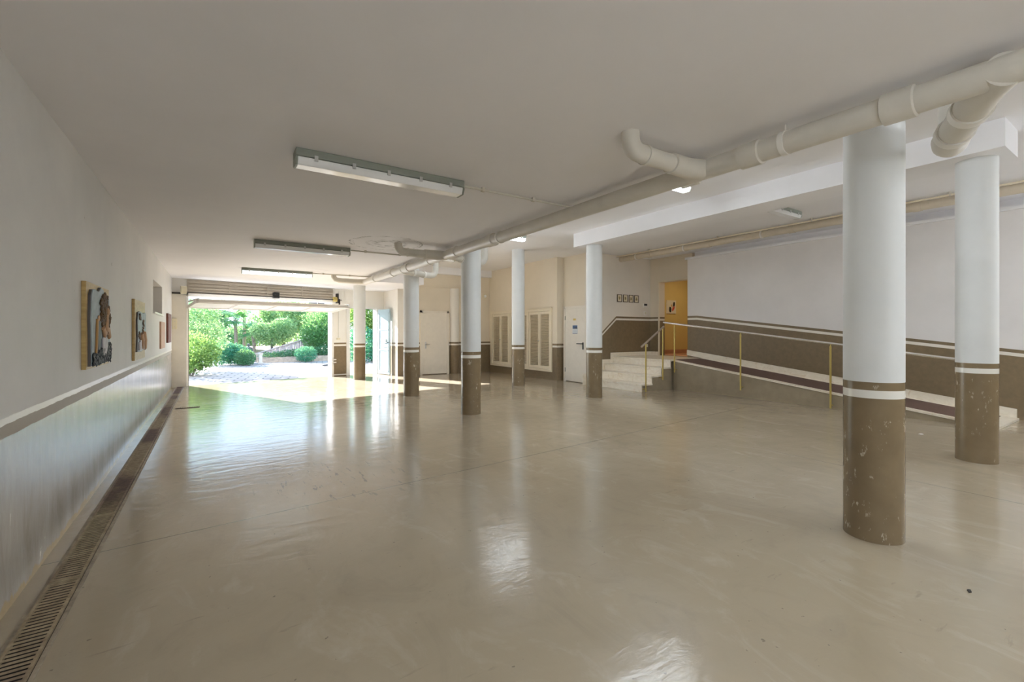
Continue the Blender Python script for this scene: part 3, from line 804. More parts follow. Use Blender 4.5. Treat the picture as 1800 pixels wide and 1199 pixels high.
# ------------------------------------------------------------------ fluorescent lamps
def lamp(x0, x1, y, zc, lens, label, group):
    """box fluorescent fitting fixed to the ceiling at zc"""
    t = thing('fluorescent_lamp', label, 'lamp', ((x0 + x1)/2, y, zc - .11), group)
    q = MB(); q.box(x0, x1, y - .075, y + .075, zc - .055, zc)
    q.build('housing', M['grey_housing'], t, bevel=0.006)
    q = MB()
    prof = [(-.068, -.057), (.068, -.057), (.068, -.075), (.050, -.112), (-.050, -.112), (-.068, -.075)]
    q.extrude_poly([(x0 + .012, y + a, zc + b) for a, b in prof], (x1 - x0 - .024, 0, 0))
    q.build('diffuser', lens, t, bevel=0.004)
    for xx in (x0, x1 - .012):
        q = MB(); q.extrude_poly([(xx, y + a*1.06, zc + b*1.02) for a, b in prof], (.012, 0, 0))
        q.build('end_cap', M['grey_housing'], t, smooth=False)
    for k in range(5):
        xx = x0 + (x1 - x0) * (k + .5) / 5
        q = MB(); q.box(xx - .012, xx + .012, y - .081, y - .073, zc - .078, zc - .04)
        q.build('clip', M['steel_clip'], t, smooth=False)
    return t
gL = 'fluorescent lamps on the low ceiling'; gH = 'fluorescent lamps on the high ceiling'
lamp(.48, 1.78, 3.51, ZL, M['lens'], 'nearest long fluorescent lamp on the low ceiling, unlit', gL)
lamp(.475, 1.755, 7.22, ZL, M['lens'], 'unlit fluorescent lamp second from the garage entrance, on the low ceiling', gL)
lamp(.475, 1.775, 10.48, ZL, M['lens_dim'], 'fluorescent lamp on the low ceiling closest to the open garage door', gL)
lamp(4.09, 5.38, 3.86, ZH, M['lens_on'], 'lit fluorescent lamp glowing just behind the nearest pipe elbow', gH)
lamp(4.15, 5.45, 7.82, ZH, M['lens_on'], 'lit fluorescent lamp on the high ceiling above the slim column', gH)
lamp(4.15, 5.46, 11.2, ZH, M['lens'], 'unlit fluorescent lamp on the high ceiling before the plain white door', gH)
lamp(6.90, 8.20, 3.75, ZH, M['lens'], 'unlit fluorescent lamp on the ceiling above the ramp, right of the beam', gH)
for i, (y, l) in enumerate(((3.51, 'conduit from the nearest low lamp to the drain pipe'), (7.22, 'conduit from the second low lamp to the drain pipe'), (10.48, 'conduit from the lamp closest to the garage door'))):
    c = thing('conduit', 'thin ' + l, 'conduit', (2.3, y, ZL - .02))
    q = MB(); q.tube([(1.78, y, ZL - .02), (3.30, y, ZL - .02)], 0.011, 10); q.build('tube', M['conduit'], c)
    for xx in (2.0, 2.55):
        q = MB(); q.box(xx - .015, xx + .015, y - .016, y + .016, ZL - .036, ZL); q.build('clip', M['conduit'], c, smooth=False)

# ------------------------------------------------------------------ garage door (up and over, open)
gd = thing('garage_door', 'white up-and-over garage door held open under the lintel', 'garage door', (1.2, 13.3, 2.0))
def fw(s, dpt, z): return FW @ Vector((s, dpt, z))
s0, s1 = fs(-.50), fs(2.93)
# tilted panel: inner edge higher
tilt = math.atan2(0.095, 1.10)
PM = FW @ Matrix.Translation((0, 0.02, 1.895)) @ Matrix.Rotation(math.pi - tilt, 4, 'X')   # local +y runs inwards (towards the room)
PM = FW @ Matrix.Translation((0, 0.02, 1.895)) @ Matrix(((1,0,0,0),(0,-math.cos(tilt),math.sin(tilt),0),(0,math.sin(tilt),math.cos(tilt),0),(0,0,0,1)))
q = MB(); q.box(s0, s1, 0.0, 1.10, 0.0, 0.03, PM); q.build('panel', M['garage_white'], gd, smooth=False)
q = MB()
q.box(s0, s1, 1.06, 1.10, -.04, 0.06, PM); q.box(s0, s1, 0.0, 0.04, -.02, 0.05, PM); q.box(s0, s0 + .04, 0.0, 1.1, -.03, 0.05, PM); q.box(s1 - .04, s1, 0.0, 1.1, -.03, 0.05, PM)
q.build('panel_frame', M['garage_white'], gd, smooth=False)
for f in (.25, .5, .75):
    ss = s0 + (s1 - s0) * f
    q = MB(); q.box(ss - .03, ss + .03, 0.04, 1.06, -.03, 0.0, PM); q.build('rib', M['garage_white'], gd, smooth=False)
q = MB()
q.box(s0, s1 + .25, -.06, 0.0, 2.16, 2.23, FW)
q.build('top_rail', M['garage_white'], gd, smooth=False)
q = MB()
q.box(s0 - .02, s1, -.03, 0.0, 2.23, 2.56, FW)
for k in range(4): q.box(s0 - .02, s1, -.045, -.03, 2.26 + k*.075, 2.30 + k*.075, FW)
for f in (.25, .5, .75): ss = s0 + (s1 - s0)*f; q.box(ss - .02, ss + .02, -.05, -.03, 2.23, 2.56, FW)
q.build('lintel_panel', M['lintel'], gd, smooth=False)
q = MB(); q.tube([fw(s0 - .15, -.22, 2.245), fw(s1 + .18, -.22, 2.235)], 0.012, 10); q.build('torsion_shaft', M['dark_metal'], gd)
q = MB(); c = fw(s0 - .02, -.22, 2.29); dv = (fw(1, 0, 0) - fw(0, 0, 0)); c = c - dv*.10; q.tube([c - dv*.05, c - dv*.045, c + dv*.06, c + dv*.065], [.088, .095, .095, .07], 24); q.build('cable_drum', M['ivory'], gd)
q = MB(); c = fw(s1 + .0, -.22, 2.25); q.tube([c - dv*.06, c + dv*.03], .07, 24); q.build('cable_drum', M['yellow_metal'], gd)
q = MB(); q.box(s1 + .04, s1 + .08, -.26, -.12, 2.14, 2.42, FW); q.box(s1 + .10, s1 + .13, -.24, -.20, 2.10, 2.26, FW); q.build('bracket', M['dark_metal'], gd, smooth=False)
ss = s0 + (s1 - s0) * .53
q = MB(); q.box(ss - .02, ss + .12, -.27, -.13, 2.20, 2.36, FW); q.build('motor_bracket', M['black'], gd, bevel=.01)
for ss in (s0 + .01, s1 - .03):
    q = MB(); q.box(ss, ss + .03, -1.15, .0, 2.02, 2.06, FW); q.build('track', M['steel_clip'], gd, smooth=False)
for ss in (s0 + .005, s1 - .02):
    q = MB(); q.box(ss, ss + .02, 0.02, 0.05, 0.0, 1.95, FW); q.build('guide_rail', M['dark_metal'], gd, smooth=False)
# pier details
t = thing('conduit', 'thin vertical conduit with a small switch on the entrance pier', 'conduit', (3.1, 14, 1.15))
q = MB(); q.tube([fw(fs(3.10), -.012, 1.14), fw(fs(3.10), -.012, 2.5)], .008, 8); q.build('tube', M['conduit'], t)
q = MB(); q.box(fs(3.05), fs(3.15), -.03, 0, 1.08, 1.13, FW); q.build('switch', M['ivory'], t, smooth=False)
t = thing('latch_bolt', 'white bolt fixing low on the garage door jamb', 'bolt', (2.96, 14, .5))
q = MB(); q.box(fs(2.86), fs(3.02), -.06, -.03, .40, .43, FW); q.box(fs(2.86), fs(3.02), -.06, -.03, .48, .51, FW); q.build('clasp', M['garage_white'], t, smooth=False)
q = MB(); q.tube([fw(fs(2.94), -.05, .36), fw(fs(2.94), -.05, .56)], .012, 8); q.build('bolt', M['steel_clip'], t)
t = thing('junction_box', 'cream electrical box on the white jamb left of the garage opening', 'electrical box', (-.7, 13.2, 1.38))
yb = far_y(-.65) - .10
bx('box_body', (-.795, -.70, yb - .06, yb + .002, 1.37, 1.62), M['ivory'], t, bevel=.006)
q = MB()
q.bm.free()
for z in (1.43, 1.55):
    q = MB(); q.tube([(-.745, yb - .06, z), (-.745, yb - .066, z)], .012, 10); q.build('screw', M['conduit'], t)

# side door leaf, standing open
def leaf_door():
    a = Vector((4.31, 14.10, 0)); b = Vector((4.47, 13.50, 0))
    d = (b - a); L = d.length; an = math.atan2(d.y, d.x)
    mt = Matrix.Translation(a) @ Matrix.Rotation(an, 4, 'Z')
    q = MB(); q.box(0, L, -.02, .02, .02, 2.0, mt); o = q.build('door_3', M['blue_door'], None, bevel=.004); struct(o)
    q = MB(); q.box(.05, .08, -.028, -.02, .1, 1.9, mt); q.box(L - .08, L - .05, -.028, -.02, .1, 1.9, mt)
    for z in (.10, .74, 1.36, 1.87): q.box(.05, L - .05, -.028, -.02, z, z + .03, mt)
    q.build('panel_ribs', M['blue_door'], o, smooth=False)
    q = MB(); q.box(L*.45, L*.85, -.03, -.02, .84, .88, mt); q.box(L*.5, L*.72, -.035, -.02, .98, 1.1, mt); q.build('lock_plate', M['steel_clip'], o, smooth=False)
    q = MB(); q.tube([mt @ Vector((L - .06, -.02, .98)), mt @ Vector((L - .06, -.07, .98)), mt @ Vector((L - .17, -.07, .98))], .011, 8); q.build('door_handle', M['dark_metal'], o)
leaf_door()

# ------------------------------------------------------------------ floor drain
n = 12
bx('floor_channel', (-.715, -.565, 1.2, 13.24, -.005, .002), M['pit'])
o = bpy.data.objects['floor_channel']; tag(o, 'narrow drainage channel in the floor along the left wall', 'drain channel')
for side in ((-.722, -.706), (-.574, -.558)):
    bx('channel_edge', (side[0], side[1], 1.2, 13.24, 0, .006), M['pale_edge'], o)
first = None
for i in range(n):
    y0 = 1.25 + i * 1.0
    if first is None:
        q = MB()
        q.box(-.062, -.050, 0, .992, 0, .012); q.box(.050, .062, 0, .992, 0, .012); q.box(-.062, .062, 0, .012, 0, .012); q.box(-.062, .062, .980, .992, 0, .012)
        for k in range(32): q.box(-.050, .050, .022 + k*.030, .035 + k*.030, .008, .0115)
        g = q.build('drain_grate', M['rust_channel'], None, smooth=False); first = g
    else:
        g = first.copy(); COL.objects.link(g)
    g.location = (-.640, y0, .0025)
    g['group'] = 'drain grates along the left wall'; g['category'] = 'drain grate'
    g['label'] = ('rusty slotted drain grate in the channel, nearest the camera' if i == 0 else
                  'rusty slotted drain grate at the garage entrance end of the channel' if i == n - 1 else
                  'rusty slotted drain grate, number %d of the channel counted from the camera' % (i + 1))
t = thing('floor_grate', 'short dark floor grate lying right of the drain channel', 'drain grate', (-.36, 9.6, 0))
q = MB(); q.box(-.53, -.19, 9.56, 9.64, 0, .004); q.build('tray', M['pit'], t, smooth=False)
q = MB()
for k in range(14): q.box(-.525 + k*.024, -.512 + k*.024, 9.565, 9.635, .004, .010)
q.build('bars', M['rust'], t, smooth=False)

# ------------------------------------------------------------------ pictures on the left wall
def relief_large():
    t = thing('relief_picture', 'large gilded board with a coloured ceramic relief, nearest on the left wall', 'picture', (XL, 4.77, 1.03))
    bx('board', (XL + .001, -.755, 4.30, 5.24, 1.025, 1.675), M['gold'], t, bevel=.003)
    X = -.755
    # background slab with wavy outline (y,z)
    out = [(4.41, 1.045), (4.70, 1.042), (5.0, 1.05), (5.27, 1.055), (5.28, 1.20), (5.25, 1.33), (5.27, 1.45), (5.24, 1.58), (5.14, 1.615), (5.03, 1.60), (4.95, 1.645), (4.84, 1.66), (4.77, 1.63), (4.70, 1.615), (4.58, 1.63), (4.47, 1.62), (4.43, 1.58), (4.40, 1.40), (4.42, 1.22)]
    q = MB(); q.extrude_poly([(X, a, b) for a, b in out], (.035, 0, 0)); q.build('backing_slab', M['relief_edge'], t, smooth=False)
    q = MB(); q.extrude_poly([(X + .03, 4.425 + (a - 4.40) * .97, 1.05 + (b - 1.042) * .985) for a, b in out], (.012, 0, 0)); q.build('sky_glaze', M['relief_blue'], t, smooth=False)
    F = X + .042
    q = MB(); rn = random.Random(3)
    for k in range(130):
        a = rn.uniform(0, 6.28); rr = math.sqrt(rn.random())
        y = 5.0 + .24*rr*math.cos(a); z = 1.47 + .15*rr*math.sin(a) - (.06 if y > 5.12 else 0)
        q.blob((F + .012, y, z), (.022, rn.uniform(.02, .04), rn.uniform(.016, .03)), k, 1, .2)
    q.build('brown_curls', M['relief_brown'], t)
    q = MB()
    for k in range(34):
        y = 4.84 + .38*k/33; z = 1.42 + .13*math.sin(k*.55)
        q.blob((F + .004, y, z), (.016, .032, .036), k + 300, 1, .2)
    q.build('grey_curls', M['statue'], t)
    q = MB()
    q.blob((F + .03, 5.06, 1.47), (.03, .035, .036), 11, 2, .05)
    q.tube([(F + .02, 5.05, 1.44), (F + .02, 5.02, 1.36), (F + .015, 5.0, 1.30)], [.028, .034, .05], 12)
    q.tube([(F + .02, 5.02, 1.31), (F + .02, 5.12, 1.31), (F + .02, 5.17, 1.26)], [.035, .035, .03], 12)
    q.tube([(F + .02, 4.86, 1.34), (F + .02, 4.93, 1.28), (F + .02, 5.0, 1.31)], [.03, .03, .03], 12)
    q.build('pale_forms', M['relief_skin'], t)
    q = MB(); q.blob((F + .012, 4.70, 1.41), (.018, .03, .024), 12, 2, .05); q.build('pale_bead', M['relief_skin'], t)
    q = MB()
    q.tube([(F + .012, 4.63, 1.40), (F + .012, 4.60, 1.20), (F + .012, 4.57, 1.13)], [.022, .02, .018], 10); q.build('ochre_staff', M['relief_ochre'], t)
    q = MB(); q.extrude_poly([(F, 4.67, 1.10), (F, 4.78, 1.10), (F, 4.80, 1.38), (F, 4.70, 1.40)], (.014, 0, 0)); q.build('dark_bar', M['relief_dark'], t, smooth=False)
    q = MB()
    for k in range(7):
        q.tube([(F + .012, 4.87 + k*.032, 1.27 - abs(k-3)*.008), (F + .02, 4.86 + k*.028, 1.18), (F + .012, 4.88 + k*.018, 1.11)], [.018, .022, .016], 8)
    q.build('folded_cloth', M['relief_pale'], t)
    q = MB()
    for k in range(330):
        y = rn.uniform(4.45, 5.28); z = 1.055 + rn.random() * (.07 + .09 * (y - 4.45) / .83)
        q.blob((F + rn.uniform(.004, .03), y, z), (.014, rn.uniform(.014, .028), rn.uniform(.012, .022)), k + 500, 1, .3)
    q.build('dark_leaves', M['relief_dark'], t)
    return t
def relief_small():
    t = thing('relief_picture', 'gilded board with a smaller pale blue ceramic relief, second on the left wall', 'picture', (XL, 7.2, .96))
    bx('board', (XL + .001, -.76, 6.66, 7.76, .96, 1.695), M['gold'], t, bevel=.003)
    X = -.76
    out = [(6.88, 1.06), (7.2, 1.055), (7.5, 1.07), (7.74, 1.06), (7.76, 1.25), (7.73, 1.4), (7.75, 1.53), (7.66, 1.56), (7.4, 1.545), (7.1, 1.56), (6.95, 1.54), (6.89, 1.45), (6.91, 1.25)]
    q = MB(); q.extrude_poly([(X, a, b) for a, b in out], (.03, 0, 0)); q.build('backing_slab', M['relief_edge'], t, smooth=False)
    q = MB(); q.extrude_poly([(X + .025, 6.905 + (a - 6.88)*.97, 1.062 + (b - 1.055)*.98) for a, b in out], (.012, 0, 0)); q.build('sky_glaze', M['relief_blue'], t, smooth=False)
    F = X + .037; rn = random.Random(9)
    q = MB()
    for cy, cz in ((7.08, 1.49), (7.42, 1.42), (7.40, 1.32), (7.02, 1.26)):
        for k in range(12): q.blob((F + .01, cy + rn.uniform(-.06, .06), cz + rn.uniform(-.035, .035)), (.016, .035, .02), k + int(cy*100), 1, .3)
    q.build('brown_curls', M['relief_brown'], t)
    q = MB()
    q.tube([(F + .012, 7.42, 1.30), (F + .018, 7.40, 1.2), (F + .012, 7.45, 1.1)], [.05, .07, .06], 12); q.build('pale_form', M['relief_skin'], t); q = MB(); q.tube([(F + .012, 7.15, 1.28), (F + .018, 7.18, 1.2), (F + .012, 7.2, 1.1)], [.05, .06, .05], 12)
    q.build('pale_form', M['relief_skin'], t)
    q = MB()
    for k in range(8): q.tube([(F + .01, 6.98 + k*.09, 1.18 + .02*(k % 2)), (F + .014, 6.99 + k*.09, 1.08)], [.03, .028], 8)
    q.build('folded_cloth', M['relief_pale'], t)
    return t
def settle(t, f):
    for o in t.children:
        for v in o.data.vertices: v.co = f(o.name.split('.')[0], v.co)
a_ = relief_large(); b_ = relief_small()
settle(a_, lambda nm, c: Vector((XL + (c.x - XL)*.62, 4.48 + (c.y - 4.30)*.926, c.z)) if nm == 'board' else Vector((-.772 + (c.x + .755)*.45, 4.515 + (c.y - 4.40)*.86, c.z)))
settle(b_, lambda nm, c: Vector((XL + (c.x - XL)*.70, 6.96 + (c.y - 6.66)*.873, c.z)) if nm == 'board' else Vector((-.772 + (c.x + .76)*.5, 7.03 + (c.y - 6.88)*.97, c.z)))
tag(bx('wooden_board', (XL - .002, -.775, 10.32, 11.12, 1.0, 1.49), M['pink_wood'], None, .003), 'pinkish plain wooden board on the left wall under the niche', 'board')
t = thing('dark_picture', 'dark red framed panel on the left wall nearest the garage opening', 'picture', (XL, 12.1, 1.08))
bx('frame', (XL + .001, -.765, 11.72, 12.52, 1.08, 1.69), M['red_wood'], t, .004)
bx('inset', (-.768, -.762, 11.80, 12.44, 1.15, 1.62), M['red_wood'], t)

# four small prints by the stairs
WY = 8.45
for k, (xa, xb) in enumerate(((8.845, 9.015), (9.065, 9.235), (9.285, 9.45), (9.495, 9.66))):
    lab = ['leftmost of the four small dark-framed prints above the stairs', 'second from left of the four small framed prints above the stairs',
           'third from left of the four small framed prints above the stairs', 'small dark-framed print nearest the thermostat above the stairs'][k]
    t = thing('framed_print', lab, 'picture', ((xa + xb)/2, WY, 2.1), 'four small framed prints')
    z0, z1 = 2.095, 2.295
    q = MB(); w = .015
    q.box(xa, xa + w, WY - .02, WY - .001, z0, z1); q.box(xb - w, xb, WY - .02, WY - .001, z0, z1); q.box(xa + w, xb - w, WY - .02, WY - .001, z0, z0 + w); q.box(xa + w, xb - w, WY - .02, WY - .001, z1 - w, z1)
    q.build('frame', M['frame_dark'], t, smooth=False)
    bx('mount', (xa + w, xb - w, WY - .010, WY - .001, z0 + w, z1 - w), M['mount'], t)
    cx, cz = (xa + xb)/2, (z0 + z1)/2
    q = MB(); q.extrude_poly([(cx + .027*math.cos(a)*(1 + .25*math.sin(3*a + k)), WY - .012, cz + .045*math.sin(a)) for a in [i*math.pi/9 for i in range(18)]], (0, .003, 0))
    q.build('printed_motif', M['print'], t, smooth=False)
t = thing('thermostat', 'small wall thermostat with a black screen beside the framed prints', 'thermostat', (9.93, WY, 2.0))
bx('body', (9.865, 10.005, WY - .022, WY - .001, 1.985, 2.09), M['pvc_white'], t, .004)
bx('screen', (9.875, 9.995, WY - .025, WY - .021, 2.025, 2.082), M['black'], t)
t = thing('light_switch', 'small white light switch under the thermostat', 'switch', (9.93, WY, 1.80))
bx('plate', (9.88, 9.98, WY - .012, WY - .001, 1.765, 1.875), M['pvc_white'], t, .003)
bx('rocker', (9.905, 9.955, WY - .017, WY - .011, 1.79, 1.85), M['ivory'], t)
# painting in the hall
HY = 8.72
t = thing('painting', 'abstract painting with black and red shapes on the yellow hall wall', 'picture', (11.35, HY, 1.9))
bx('canvas', (11.18, 11.60, HY - .025, HY + .002, 1.85, 2.245), M['canvas'], t, .002)
def oval(cx, cz, rx, rzz, rot, name, mat, k=0.0):
    q = MB(); pts = []
    for i in range(20):
        a = i*math.pi/10; x = rx*math.cos(a)*(1 + k*math.sin(2*a)); z = rzz*math.sin(a)
        pts.append((cx + x*math.cos(rot) - z*math.sin(rot), HY - .028, cz + x*math.sin(rot) + z*math.cos(rot)))
    q.extrude_poly(pts, (0, .004, 0)); q.build(name, mat, t, smooth=False)
oval(11.33, 1.97, .055, .085, .3, 'black_shape', M['black'], .2); oval(11.50, 2.13, .045, .075, -.2, 'black_shape', M['black'])
oval(11.47, 2.0, .04, .09, -.5, 'red_shape', M['red_paint'], .2); oval(11.40, 2.08, .02, .05, .4, 'ochre_shape', M['relief_ochre'])

# small litter on the floor
def cam_pt(u, v):
    a = (u - 900)/800; tt = CAM_H*800/(v - 584)
    return (tt*(Sn + a*Cs), tt*(Cs - a*Sn))
x, y = cam_pt(1703, 1040)
q = MB(); q.extrude_poly([(x - .018, y - .004, .001), (x - .004, y - .011, .001), (x + .02, y - .002, .001), (x + .006, y + .008, .001)], (0.001, 0, .005))
tag(q.build('dead_leaf', M['dark_metal'], None), 'small dark dead leaf on the floor in front of the nearest column', 'leaf')
x, y = cam_pt(1619, 764)
q = MB(); q.blob((x, y, .006), (.03, .025, .006), 4, 2, .2)
tag(q.build('paint_fleck', M['pvc_white'], None), 'small white fleck on the floor between the two nearest columns', 'fleck')

# ------------------------------------------------------------------ outdoors
def oy(x): return far_y(x) + .22
q = MB(); q.prism([(-26, oy(-26)), (34, oy(34)), (34, 60), (-26, 60)], -0.15, -0.004)
struct(q.build('driveway', M['paving'], None, smooth=False))

def leaves(name, blobs, n, size, mat, parent=None, seed=1, flat=0.0):
    """blobs: list of (cx,cy,cz,rx,ry,rz); leaf blades on and inside the blobs, one mesh"""
    rn = random.Random(seed)
    vs, fs_ = [], []
    vol = [b[3]*b[4] + b[4]*b[5] + b[3]*b[5] for b in blobs]
    tot = sum(vol)
    for b, w in zip(blobs, vol):
        for _ in range(int(n * w / tot)):
            while True:
                d = Vector((rn.uniform(-1, 1), rn.uniform(-1, 1), rn.uniform(-1, 1)))
                if .05 < d.length < 1: break
            d.normalize(); rr = 1 - .55 * rn.random()**2
            lump = 1 + .16*math.sin(d.x*7 + b[0]*3)*math.sin(d.y*6 + b[1])*math.sin(d.z*7 + b[2]*5)
            c = Vector((b[0] + d.x*b[3]*rr*lump, b[1] + d.y*b[4]*rr*lump, b[2] + d.z*b[5]*rr*lump))
            if c.z < .03: c.z = .03 + rn.random()*.1
            ax = (d*.5 + Vector((rn.uniform(-1, 1), rn.uniform(-1, 1), rn.uniform(-.6, 1)))).normalized()
            sd = ax.cross(Vector((rn.uniform(-1, 1), rn.uniform(-1, 1), rn.uniform(-1, 1)))).normalized()
            L = size * rn.uniform(.7, 1.3); W = L * .30
            nn = ax.cross(sd) * (W*.35)
            i = len(vs)
            vs += [c, c + ax*L*.5 + sd*W + nn, c + ax*L, c + ax*L*.5 - sd*W + nn]
            fs_.append((i, i+1, i+2)); fs_.append((i, i+2, i+3))
    me = bpy.data.meshes.new(name); me.from_pydata([tuple(v) for v in vs], [], fs_); me.update()
    me.materials.append(mat)
    o = bpy.data.objects.new(name, me); COL.objects.link(o)
    if parent is not None:
        o.parent = parent; o.matrix_parent_inverse = Matrix.Translation(parent.location).inverted()
    return o

def shrub(name, label, cat, blobs, n, size, mat, stems=(), seed=1, group=None, core=True):
    b0 = blobs[0]
    t = thing(name, label, cat, (b0[0], b0[1], 0), group)
    leaves('foliage', blobs, n, size, mat, t, seed)
    if stems:
        q = MB()
        for s in stems: q.tube(s[0], s[1], 10)
        q.build('stem', M['bark'], t)
    return t

def out(u, Y):
    """x on the ray of picture column u at depth Y"""
    a = (u - 900)/800
    return Y * (Sn + a*Cs) / (Cs - a*Sn)
def zz(u, v, Y):
    a = (u - 900)/800; tt = Y/(Cs - a*Sn)
    return CAM_H - (v - 584)/800*tt

Y = 16.6
x = out(345, Y)
shrub('garden_shrub', 'dense green shrub just outside the left jamb of the garage opening', 'shrub', [(x - .15, Y, .72, .62, .6, .58), (x + .2, Y + .2, .62, .42, .45, .45), (x - .25, Y + .2, .35, .4, .4, .35)], 5200, .075, M['leaf_yellow'],
      [([(x - .1, Y, 0), (x + .02, Y, .3), (x + .1, Y, .6)], [.03, .025, .02]), ([(x - .15, Y, 0), (x - .2, Y, .6)], [.03, .02])], 2)
Y = 19.0; x = out(352, Y)
shrub('garden_tree', 'yellow-green bushy tree rising behind the shrub at the left jamb', 'tree', [(x - .1, Y, 1.55, .75, .7, .62), (x + .25, Y, 1.05, .6, .6, .5), (x - .35, Y, 1.0, .6, .6, .6), (x + .1, Y, 1.95, .5, .5, .32)], 6500, .085, M['leaf_light'],
      [([(x, Y, 0), (x - .02, Y, .7), (x, Y, 1.4)], [.06, .05, .03])], 3)
Y = 21.5; x = out(398, Y)
shrub('garden_hedge', 'blue-green rounded hedge behind the driveway, left of the clipped ball', 'hedge', [(x - .25, Y, .45, .7, .6, .48), (x + .35, Y, .38, .55, .5, .38), (x + .05, Y - .1, .52, .6, .5, .35)], 6500, .065, M['leaf_teal'], (), 4)
Y = 20.6; x = out(431, Y)
shrub('clipped_shrub', 'round clipped ball shrub on the left edge of the planting', 'shrub', [(x, Y, .30, .36, .36, .31)], 3600, .045, M['leaf_dark'], (), 5)
Y = 21.6; x = out(538, Y)
shrub('clipped_shrub', 'round clipped ball shrub in front of the long low hedge', 'shrub', [(x, Y, .33, .44, .4, .33)], 3600, .045, M['leaf_teal'], (), 6)
Y = 22.6
bl = []
for u in range(470, 605, 12):
    xx = out(u, Y + (u - 470)*.004); bl.append((xx, Y + (u - 470)*.004, .20 + (u - 470)*.0016, .34, .4, .20 + (u - 470)*.0009))
shrub('garden_hedge', 'long low dark hedge on the planted bank below the fence', 'hedge', bl, 7500, .06, M['leaf_dark'], (), 7)
Y = 24.0; x = out(562, Y)
shrub('garden_tree', 'tall dark bushy tree at the right end of the fence', 'tree', [(x, Y, 1.5, .85, .8, .9), (x + .4, Y - .2, .9, .7, .7, .7), (x - .25, Y, 1.1, .6, .6, .6), (x + .45, Y, 1.9, .6, .6, .6)], 8500, .09, M['leaf_mid'], [([(x, Y, 0), (x, Y, 1.4)], [.07, .04])], 8)
Y = 27.0; x = out(500, Y)
shrub('garden_tree', 'broad light green tree behind the middle of the fence', 'tree', [(x, Y, 2.1, 1.2, 1.0, .95), (x - .9, Y, 1.7, .8, .8, .7), (x + .7, Y, 2.2, .9, .8, .8), (x + .2, Y, 1.2, .9, .7, .7), (x - .3, Y, 2.4, .9, .8, .5), (x + .9, Y + .5, 2.3, .8, .8, .5)], 9500, .12, M['leaf_light'],
      [([(x, Y, 0), (x - .1, Y, 1.0), (x, Y, 2.0)], [.12, .1, .06])], 9)
Y = 25.0; x = out(478, Y)
shrub('garden_tree', 'small rounded tree just above the low end of the fence', 'tree', [(x, Y, 1.2, .75, .7, .55), (x + .5, Y, 1.5, .6, .6, .5), (x - .45, Y, 1.35, .45, .5, .4)], 5500, .09, M['leaf_light'], [([(x, Y, 0), (x, Y, 1.0)], [.08, .05])], 10)
Y = 24.0; x = out(388, Y)
shrub('garden_shrub', 'dark spiky shrub above the blue-green hedge', 'shrub', [(x, Y, 1.0, .42, .4, .42), (x - .1, Y, .6, .4, .4, .4)], 2600, .09, M['leaf_dark'], [([(x, Y, 0), (x, Y, 1.1)], [.04, .02])], 11)
Y = 30.0; x = out(352, Y)
shrub('garden_tree', 'tall dark tree behind, at the top left of the garage opening', 'tree', [(x, Y, 2.1, 1.2, 1, .9), (x - .8, Y, 1.7, 1.2, 1, .9), (x + .6, Y, 1.9, .7, .9, .6)], 6500, .14, M['leaf_dark'], [([(x, Y, 0), (x, Y, 2.5)], [.14, .08])], 12)
for i, (u, Y, rx, rzz, cz, mm, lab) in enumerate((
        (400, 34, 1.6, .9, .8, 'leaf_light', 'pale yellow-green bush seen between the palm trunks'),
        (450, 36, 2.2, .9, .9, 'leaf_yellow', 'distant yellow-green bush behind the statue'),
        (575, 33, 2.2, .9, 2.0, 'leaf_yellow', 'yellow-leaved tree top beside the thick grey trunk'),
        (520, 38, 3.2, 1.1, 1.9, 'leaf_mid', 'distant green tree behind the fence'))):
    x = out(u, Y)
    shrub('garden_tree', lab, 'tree', [(x, Y, cz, rx, 1.0, rzz), (x + rx*.5, Y, cz*1.2, rx*.6, 1.0, rzz*.7)], 4500, .15, M[mm], [([(x, Y, 0), (x, Y, cz)], [.1, .06])], 20 + i)
# seen through the side door
Y = 20.5; x = out(655, Y)
shrub('garden_tree', 'bright yellow-green tree seen through the open side door', 'tree', [(x, Y, 2.1, .9, .8, .8), (x + .3, Y, 1.5, .5, .6, .5), (x - .2, Y, 2.2, .9, .8, .6)], 5200, .12, M['leaf_yellow'], [([(x, Y, 0), (x, Y, 1.6)], [.07, .04])], 30)
Y = 20.0; x = out(648, Y)
shrub('garden_hedge', 'dark shrub below the yellow-green tree outside the side door', 'hedge', [(x - .3, Y, .75, .8, .6, .75), (x + .5, Y, .7, .7, .6, .7)], 5500, .09, M['leaf_teal'], (), 31)
# thick trunk
x = out(556, 29.0)
t = thing('tree_trunk', 'thick grey twin tree trunk at the top right of the garage opening', 'tree', (x, 29, 0))
q = MB(); q.tube([(x - .1, 29, 0), (x - .12, 29, 1.5), (x - .2, 29, 3.2), (x - .4, 29, 5)], [.34, .28, .24, .2], 14); q.tube([(x + .1, 29, 0), (x + .14, 29.05, 1.6), (x + .3, 29.1, 3.2), (x + .6, 29, 5)], [.3, .22, .2, .16], 14)
q.build('trunk', M['bark'], t)
